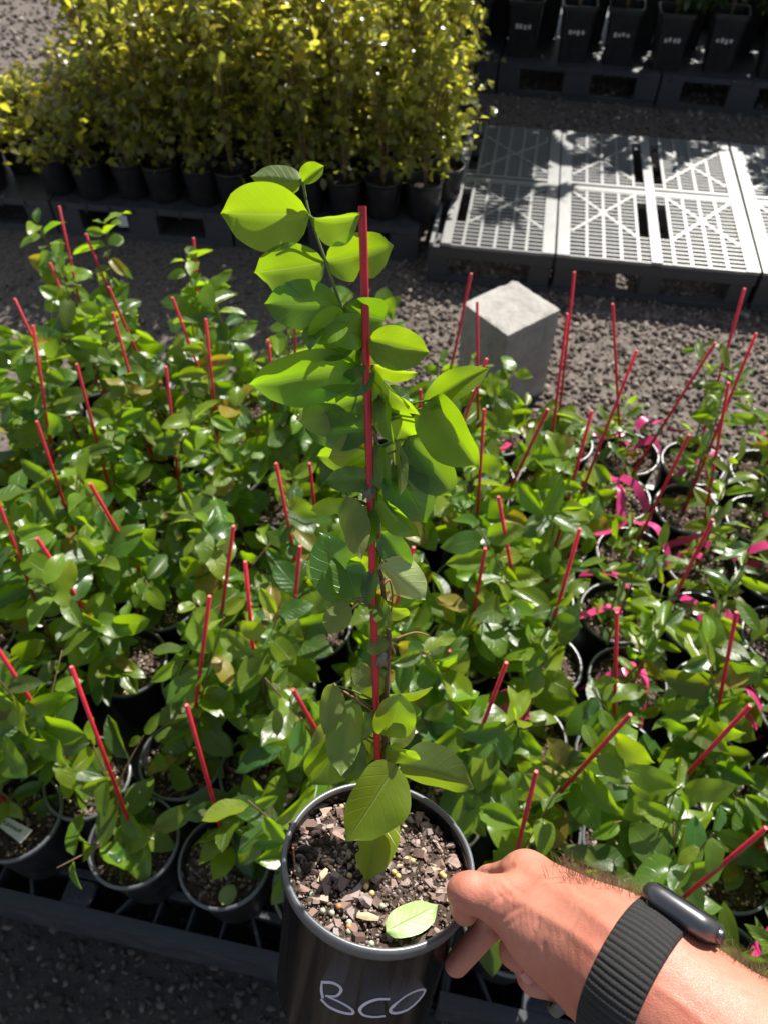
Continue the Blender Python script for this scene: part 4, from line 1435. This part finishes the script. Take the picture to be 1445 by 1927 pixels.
for nm_, sts in LET.items():
    mb = MB()
    for s in sts:
        P = np.array([on_wall(*zp(*q)) for q in spline([(a_, b_, 0) for a_, b_ in s], 26)[:, :2]])
        k = len(P)
        nvec = []
        for p in P:
            q = p - HB; q = q - PN * (q @ PN); nvec.append(nrm(q))
        tgn = np.gradient(P, axis=0)
        vs, fs = [], []
        wd = .00095 * (1 + .25 * np.sin(np.linspace(0, 5, k)))
        for i in range(k):
            sd3 = nrm(np.cross(tgn[i], nvec[i]))
            for a_ in (-1, -.5, .5, 1):
                vs.append(P[i] - HB + sd3 * wd[i] * a_ + nvec[i] * (.0002 if abs(a_) < .9 else -.0004))
        for i in range(k - 1):
            for j in range(3):
                fs.append((i * 4 + j, i * 4 + j + 1, i * 4 + j + 5, i * 4 + j + 4))
        mb.add(vs, fs)
    mb.build(nm_, M['ink'], hp, True)

# pale leaf lying on the soil of the held pot
fb, ft = on_soil(727, 1752, .0095), on_soil(824, 1700, .0115)
fallen(fb, ft, 64 * .47 / F, PN, 'pale green fallen leaf lying on the bark mix in the held pot', 5)

# ------------------------------------------------------------------ the arm and hand
CONES = []                                       # round cones: a, b, ra, rb, smooth
def cone(a, b, ra, rb, k=.006):
    CONES.append((W(*a), W(*b), ra, rb, k))
SD_ARM = (1700, 2330, .30)
cone((1195, 1838, .385), (1470, 2085, .345), .0335, .043, .012)      # forearm
cone((1470, 2085, .345), (1760, 2420, .300), .043, .047, .012)
cone((1112, 1785, .405), (1195, 1838, .385), .0275, .0330, .012)     # wrist
cone((990, 1652, .463), (1140, 1768, .410), .0145, .0250, .012)      # back of the hand, index side
cone((1012, 1690, .480), (1140, 1790, .425), .0160, .0270, .012)     # middle of the palm
cone((955, 1702, .440), (1030, 1752, .424), .0140, .0215, .009)      # thumb base
cone((1030, 1750, .424), (1130, 1818, .402), .0205, .0250, .012)     # thenar
cone((1000, 1775, .440), (1118, 1845, .412), .0115, .0190, .012)
cone((886, 1679, .449), (958, 1700, .441), .0108, .0138, .007)       # thumb, near bone
cone((873, 1678, .452), (886, 1679, .449), .0104, .0110, .004)
cone((874, 1682, .453), (874, 1716, .470), .0098, .0082, .003)       # thumb tip
cone((990, 1652, .463), (922, 1662, .490), .0140, .0105, .008)       # index, near bone
cone((922, 1662, .490), (922, 1738, .500), .0102, .0095, .004)       # index, middle bone
cone((918, 1745, .498), (858, 1815, .503), .0092, .0080, .003)       # index, tip
cone((1010, 1700, .485), (970, 1788, .478), .0115, .0102, .006)      # middle finger curled under
cone((970, 1792, .474), (1030, 1818, .452), .0098, .0090, .004)
cone((1040, 1760, .470), (1000, 1838, .470), .0105, .0095, .004)     # ring finger, curled back
cone((1004, 1846, .446), (1070, 1856, .440), .0084, .0092, .0025)
cone((1085, 1800, .455), (1078, 1872, .440), .0105, .0098, .004)     # little finger side
cone((1078, 1872, .440), (1110, 1905, .428), .0098, .0095, .004)

def sdf(P):
    d = None
    for a, b, ra, rb, k in CONES:
        ba = b - a; l2 = ba @ ba; rr = ra - rb
        a2 = l2 - rr * rr; il2 = 1 / l2
        pa = P - a
        y = pa @ ba
        z = y - l2
        x2 = np.sum((pa * l2 - y[:, None] * ba) ** 2, 1)
        y2 = y * y * l2; z2 = z * z * l2
        kk = np.sign(rr) * rr * rr * x2
        c1 = np.sign(z) * a2 * z2 > kk
        c2 = np.sign(y) * a2 * y2 < kk
        q = np.where(c1, np.sqrt(x2 + z2) * il2 - rb, np.where(c2, np.sqrt(x2 + y2) * il2 - ra, (np.sqrt(x2 * a2 * il2) + y * rr) * il2 - ra))
        if d is None:
            d = q
        else:
            h = np.clip(.5 + .5 * (d - q) / k, 0, 1)
            d = d * (1 - h) + q * h - k * h * (1 - h)
    return d

def surface_nets(lo, hi, h):
    n = np.ceil((hi - lo) / h).astype(int) + 1
    gx_, gy_, gz_ = [lo[i] + h * np.arange(n[i]) for i in range(3)]
    Fv = np.empty(n, np.float32)
    for i in range(n[0]):
        yy, zz = np.meshgrid(gy_, gz_, indexing='ij')
        Fv[i] = sdf(np.stack([np.full(yy.size, gx_[i]), yy.ravel(), zz.ravel()], 1)).reshape(n[1], n[2])
    ins = Fv < 0
    c = [ins[i:n[0] - 1 + i, j:n[1] - 1 + j, k:n[2] - 1 + k] for i in (0, 1) for j in (0, 1) for k in (0, 1)]
    s = sum(x.astype(np.int8) for x in c)
    mask = (s > 0) & (s < 8)
    idx = np.argwhere(mask)
    vid = np.full(mask.shape, -1, np.int64); vid[mask] = np.arange(len(idx))
    acc = np.zeros((len(idx), 3)); cnt = np.zeros(len(idx))
    cor = [(i, j, k) for i in (0, 1) for j in (0, 1) for k in (0, 1)]
    val = [Fv[idx[:, 0] + i, idx[:, 1] + j, idx[:, 2] + k] for i, j, k in cor]
    for p in range(8):
        for q in range(p + 1, 8):
            if sum(abs(cor[p][t] - cor[q][t]) for t in range(3)) != 1: continue
            cross = (val[p] < 0) != (val[q] < 0)
            t = np.where(cross, val[p] / (val[p] - val[q] + 1e-20), 0)
            pos = np.array(cor[p])[None] + t[:, None] * (np.array(cor[q]) - np.array(cor[p]))[None]
            acc += np.where(cross[:, None], pos, 0); cnt += cross
    V = lo + h * (idx + acc / cnt[:, None])
    faces = []
    for ax in range(3):
        sl0 = [slice(None)] * 3; sl1 = [slice(None)] * 3
        sl0[ax] = slice(0, -1); sl1[ax] = slice(1, None)
        a_, b_ = ins[tuple(sl0)], ins[tuple(sl1)]
        ed = np.argwhere(a_ != b_)
        o1, o2 = [t for t in range(3) if t != ax]
        ed = ed[(ed[:, o1] > 0) & (ed[:, o2] > 0) & (ed[:, o1] < n[o1] - 1) & (ed[:, o2] < n[o2] - 1)]
        fl = a_[tuple(ed.T)]
        q = []
        for d1, d2 in ((0, 0), (-1, 0), (-1, -1), (0, -1)):
            e_ = ed.copy(); e_[:, o1] += d1; e_[:, o2] += d2
            q.append(vid[tuple(e_.T)])
        q = np.stack(q, 1)
        flip = fl if ax != 1 else ~fl
        q[~flip] = q[~flip][:, ::-1]
        faces.append(q)
    return V, np.concatenate(faces)
ends = np.array([c[i] for c in CONES for i in (0, 1)])
lo, hi = ends.min(0) - .055, ends.max(0) + .055
V, Fq = surface_nets(lo, hi, .0013)
parm = W(1195, 1838, .385)
# smooth the net a little
Nv = len(V)
for _ in range(4):
    acc = np.zeros((Nv, 3)); cnt = np.zeros(Nv)
    for a_, b_ in ((0, 1), (1, 2), (2, 3), (3, 0)):
        np.add.at(acc, Fq[:, a_], V[Fq[:, b_]]); np.add.at(cnt, Fq[:, a_], 1)
        np.add.at(acc, Fq[:, b_], V[Fq[:, a_]]); np.add.at(cnt, Fq[:, b_], 1)
    V = V * .5 + acc / cnt[:, None] * .5
# skin folds, tendons and knuckle lines worked into the surface
fnv = np.cross(V[Fq[:, 2]] - V[Fq[:, 0]], V[Fq[:, 3]] - V[Fq[:, 1]])
vn = np.zeros_like(V)
for a_ in range(4):
    np.add.at(vn, Fq[:, a_], fnv)
vn /= np.linalg.norm(vn, axis=1)[:, None] + 1e-12
rel = V - EYE
dep = rel @ FW
vpx = np.stack([722.5 + F * (rel @ RT) / dep, 963.5 - F * (rel @ UP) / dep], 1)
facing = np.clip(-np.sum(vn * rel, 1) / np.linalg.norm(rel, axis=1) * 2.5, 0, 1)
FOLDS = [([(858, 1696), (874, 1708), (892, 1722)], -.0013, 5), ([(903, 1640), (930, 1643), (948, 1640), (962, 1630)], -.0011, 6),
         ([(916, 1638), (924, 1625), (934, 1618)], -.0007, 5), ([(932, 1641), (938, 1624), (950, 1612)], -.0007, 5), ([(946, 1640), (956, 1622), (968, 1610)], -.0006, 5),
         ([(906, 1728), (918, 1704), (934, 1690), (956, 1682)], -.0006, 5), ([(920, 1748), (942, 1730), (966, 1712), (985, 1706)], -.0007, 5), ([(936, 1752), (960, 1738), (976, 1726)], -.0004, 4),
         ([(984, 1818), (996, 1782), (1008, 1746), (1014, 1730)], -.0006, 5), ([(1020, 1832), (1024, 1802), (1023, 1778)], -.0005, 5), ([(1090, 1850), (1106, 1876), (1124, 1902)], -.0008, 6),
         ([(1060, 1760), (1080, 1738), (1094, 1716)], -.0003, 5), ([(936, 1662), (948, 1678), (964, 1692)], -.0004, 4), ([(926, 1660), (936, 1680), (946, 1694)], -.0004, 4), ([(948, 1652), (962, 1668), (982, 1680)], -.0004, 4),
         ([(996, 1640), (1040, 1668), (1100, 1712), (1150, 1750)], .0010, 12), ([(960, 1690), (1010, 1716), (1070, 1752), (1120, 1790)], .0009, 12), ([(1060, 1660), (1086, 1690), (1120, 1706)], .0006, 7),
         ([(1240, 1860), (1300, 1905), (1360, 1960)], .0005, 9)]
disp = np.zeros(len(V))
for pl_, amp, wd_ in FOLDS:
    q = np.array(pl_, float)
    dm = np.full(len(V), 1e9)
    for a_, b_ in zip(q[:-1], q[1:]):
        ab = b_ - a_
        t = np.clip(((vpx - a_) @ ab) / (ab @ ab), 0, 1)
        dm = np.minimum(dm, np.linalg.norm(vpx - a_ - t[:, None] * ab, axis=1))
    disp += amp * np.exp(-(dm / wd_) ** 2)
V = V + vn * (disp * facing)[:, None]
person = mk('person', V, Fq, M['skin'], origin=parm)
person.location = parm
tag(person, 'bare right hand and forearm gripping the rim of the held black pot', 'person')

# arm hair on the upper edge of hand and forearm
nv = np.cross(V[Fq[:, 2]] - V[Fq[:, 0]], V[Fq[:, 3]] - V[Fq[:, 1]])
fn = nv / (np.linalg.norm(nv, axis=1)[:, None] + 1e-12)
fc = V[Fq].mean(1)
updir = nrm(RT * .45 + UP * .85)
armd = nrm(W(1470, 2085, .345) - W(1040, 1680, .44))
toeye = EYE - fc; toeye /= np.linalg.norm(toeye, axis=1)[:, None]
sel = np.where((fn @ updir > .35) & (np.sum(fn * toeye, 1) < .34) & ((fc - W(1035, 1640, .45)) @ armd > 0) & ((fc - W(1500, 2100, .34)) @ armd < .0))[0]
hm = MB()
for q in rng.choice(sel, min(1500, len(sel)), replace=False):
    p = fc[q]; n_ = fn[q]
    if rng.random() > .25 + .75 * np.clip((n_ @ updir - .35) * 2.2, 0, 1): continue
    d = nrm(n_ * rng.uniform(.3, .9) - armd * rng.uniform(-.2, .9) + rng.normal(size=3) * .3)
    ln = rng.uniform(.006, .014)
    P = spline([p - n_ * .0005, p + d * ln * .5 + n_ * .001, p + d * ln - n_ * ln * .15 + rng.normal(size=3) * .001], 6)
    hm.tube(P - parm, np.linspace(.00012, .00005, len(P)), 3, False)
ho = hm.build('arm_hair', M['hair'], person, True)
tag(ho, kind='stuff')

# nail of the curled finger
nl_c = W(992, 1840, .4395)
nx_ = nrm(W(985, 1832, .4395) - W(1000, 1852, .4395)); nz_ = nrm(EYE - nl_c + CV((-.25, .1, 0)))
vs = []
for i in range(6):
    for j in range(5):
        a_, b_ = (i / 5 - .5) * 2, (j / 4 - .5) * 2
        vs.append((a_ * .0040 * math.sqrt(max(1 - .35 * b_ * b_, 0)), b_ * .0034, .0012 - .0016 * b_ * b_ - .0005 * a_ * a_))
nail = put('fingernail', mesh_data('fingernail', vs, [(i * 5 + j, i * 5 + j + 1, i * 5 + j + 6, i * 5 + j + 5) for i in range(5) for j in range(4)], M['nail'], True), person, mw=frame_mat(nx_, nz_, nl_c - parm))

# dark ring
rc = W(1064, 1874, .434)
rz_ = nrm(CV((.62, -.55, .35)))
rx_ = nrm(np.cross(rz_, (0, 0, 1)))
ringp = [(.0108, -.003), (.0118, -.0036), (.0128, -.002), (.0130, 0), (.0128, .002), (.0118, .0036), (.0108, .003)]
ro = put('ring', MB().lathe(ringp, n=40, closed=True).mesh('ring', M['ring'], True), None, mw=frame_mat(rx_, rz_, rc))
tag(ro, 'dark grey band ring on a curled finger under the hand', 'ring')

# wrist watch: strap marched onto the skin
wa = nrm(W(1300, 1932, .370) - W(1110, 1790, .405))
wc = W(1200, 1838, .384)
e1 = nrm(np.cross(wa, FW)); e2 = np.cross(wa, e1)
def skin_r(c, d):
    t = np.full(len(d), .002)
    for _ in range(40):
        t = t - sdf(c + d * t[:, None]) * .9
    return t
watch = empty('wrist_watch', wc)
tag(watch, 'black woven strap watch with dark metal case around the wrist', 'watch')
NT, NWD = 480, 26
th = np.arange(NT) * 2 * math.pi / NT
dirs = np.cos(th)[:, None] * e1 + np.sin(th)[:, None] * e2
rows = []
for j in range(NWD + 1):
    s = (j / NWD - .5) * .0262
    c = wc + wa * s
    r0 = skin_r(c, dirs)
    rib = .0011 * np.abs(np.sin(th * 36)) ** .7 * (1.0 if j % 2 else .62)
    edge = .0008 if j in (0, NWD) else 0
    rows.append(c + dirs * (r0 + .0016 + rib * (0 if j in (0, NWD) else 1) - edge)[:, None])
for j in (NWD, 0):
    s = (j / NWD - .5) * .0262
    c = wc + wa * s
    rows.append(c + dirs * (skin_r(c, dirs) - .001)[:, None])
Vv = np.concatenate(rows) - wc
nr = len(rows)
fs = [(i * NT + k, i * NT + (k + 1) % NT, ((i + 1) % nr) * NT + (k + 1) % NT, ((i + 1) % nr) * NT + k) for i in range(nr) for k in range(NT)]
mk('strap', Vv, fs, M['strap'], watch)
cd = nrm(RT * .45 + UP * .80 + FW * .22); cd = nrm(cd - wa * (cd @ wa))
rr0 = skin_r(wc + wa * .004, cd[None])[0]
cc = wc + wa * .006 + cd * (rr0 + .0034)
cy_ = np.cross(cd, wa)
def rrect(hx, hy, r, z, n=6):
    pts = []
    for cx, cy, a0 in ((hx - r, hy - r, 0), (-hx + r, hy - r, 90), (-hx + r, -hy + r, 180), (hx - r, -hy + r, 270)):
        for a_ in np.linspace(a0, a0 + 90, n):
            pts.append((cx + r * math.cos(R(a_)), cy + r * math.sin(R(a_)), z))
    return pts
lays = [rrect(.0160, .0175, .008, -.0062), rrect(.0186, .0199, .009, -.0036), rrect(.0193, .0206, .0095, 0), rrect(.0184, .0197, .009, .0030), rrect(.0162, .0177, .008, .0048)]
n6 = 24
fs = [(i * n6 + j, i * n6 + (j + 1) % n6, (i + 1) * n6 + (j + 1) % n6, (i + 1) * n6 + j) for i in range(4) for j in range(n6)] + [tuple(reversed(range(n6))), tuple(range(96, 120))]
case = put('case', mesh_data('case', np.concatenate([np.array(l) for l in lays]), fs, M['watch'], True), watch, mw=frame_mat(wa, cd, cc - wc))
gl = [rrect(.0156, .0170, .0075, .0046), rrect(.0146, .0160, .007, .0056)]
put('screen', mesh_data('screen', np.concatenate([np.array(l) for l in gl]), [(j, (j + 1) % n6, n6 + (j + 1) % n6, n6 + j) for j in range(n6)] + [tuple(range(n6, 48))], M['glass'], True), case)
put('crown', MB().lathe([(.0005, .0015), (.003, .0015), (.0034, .0008), (.0034, -.001)], n=16).mesh('crown', M['watch'], True), case, mw=frame_mat((0, 1, 0), (1, 0, 0), (.0193, -.008, .0)))
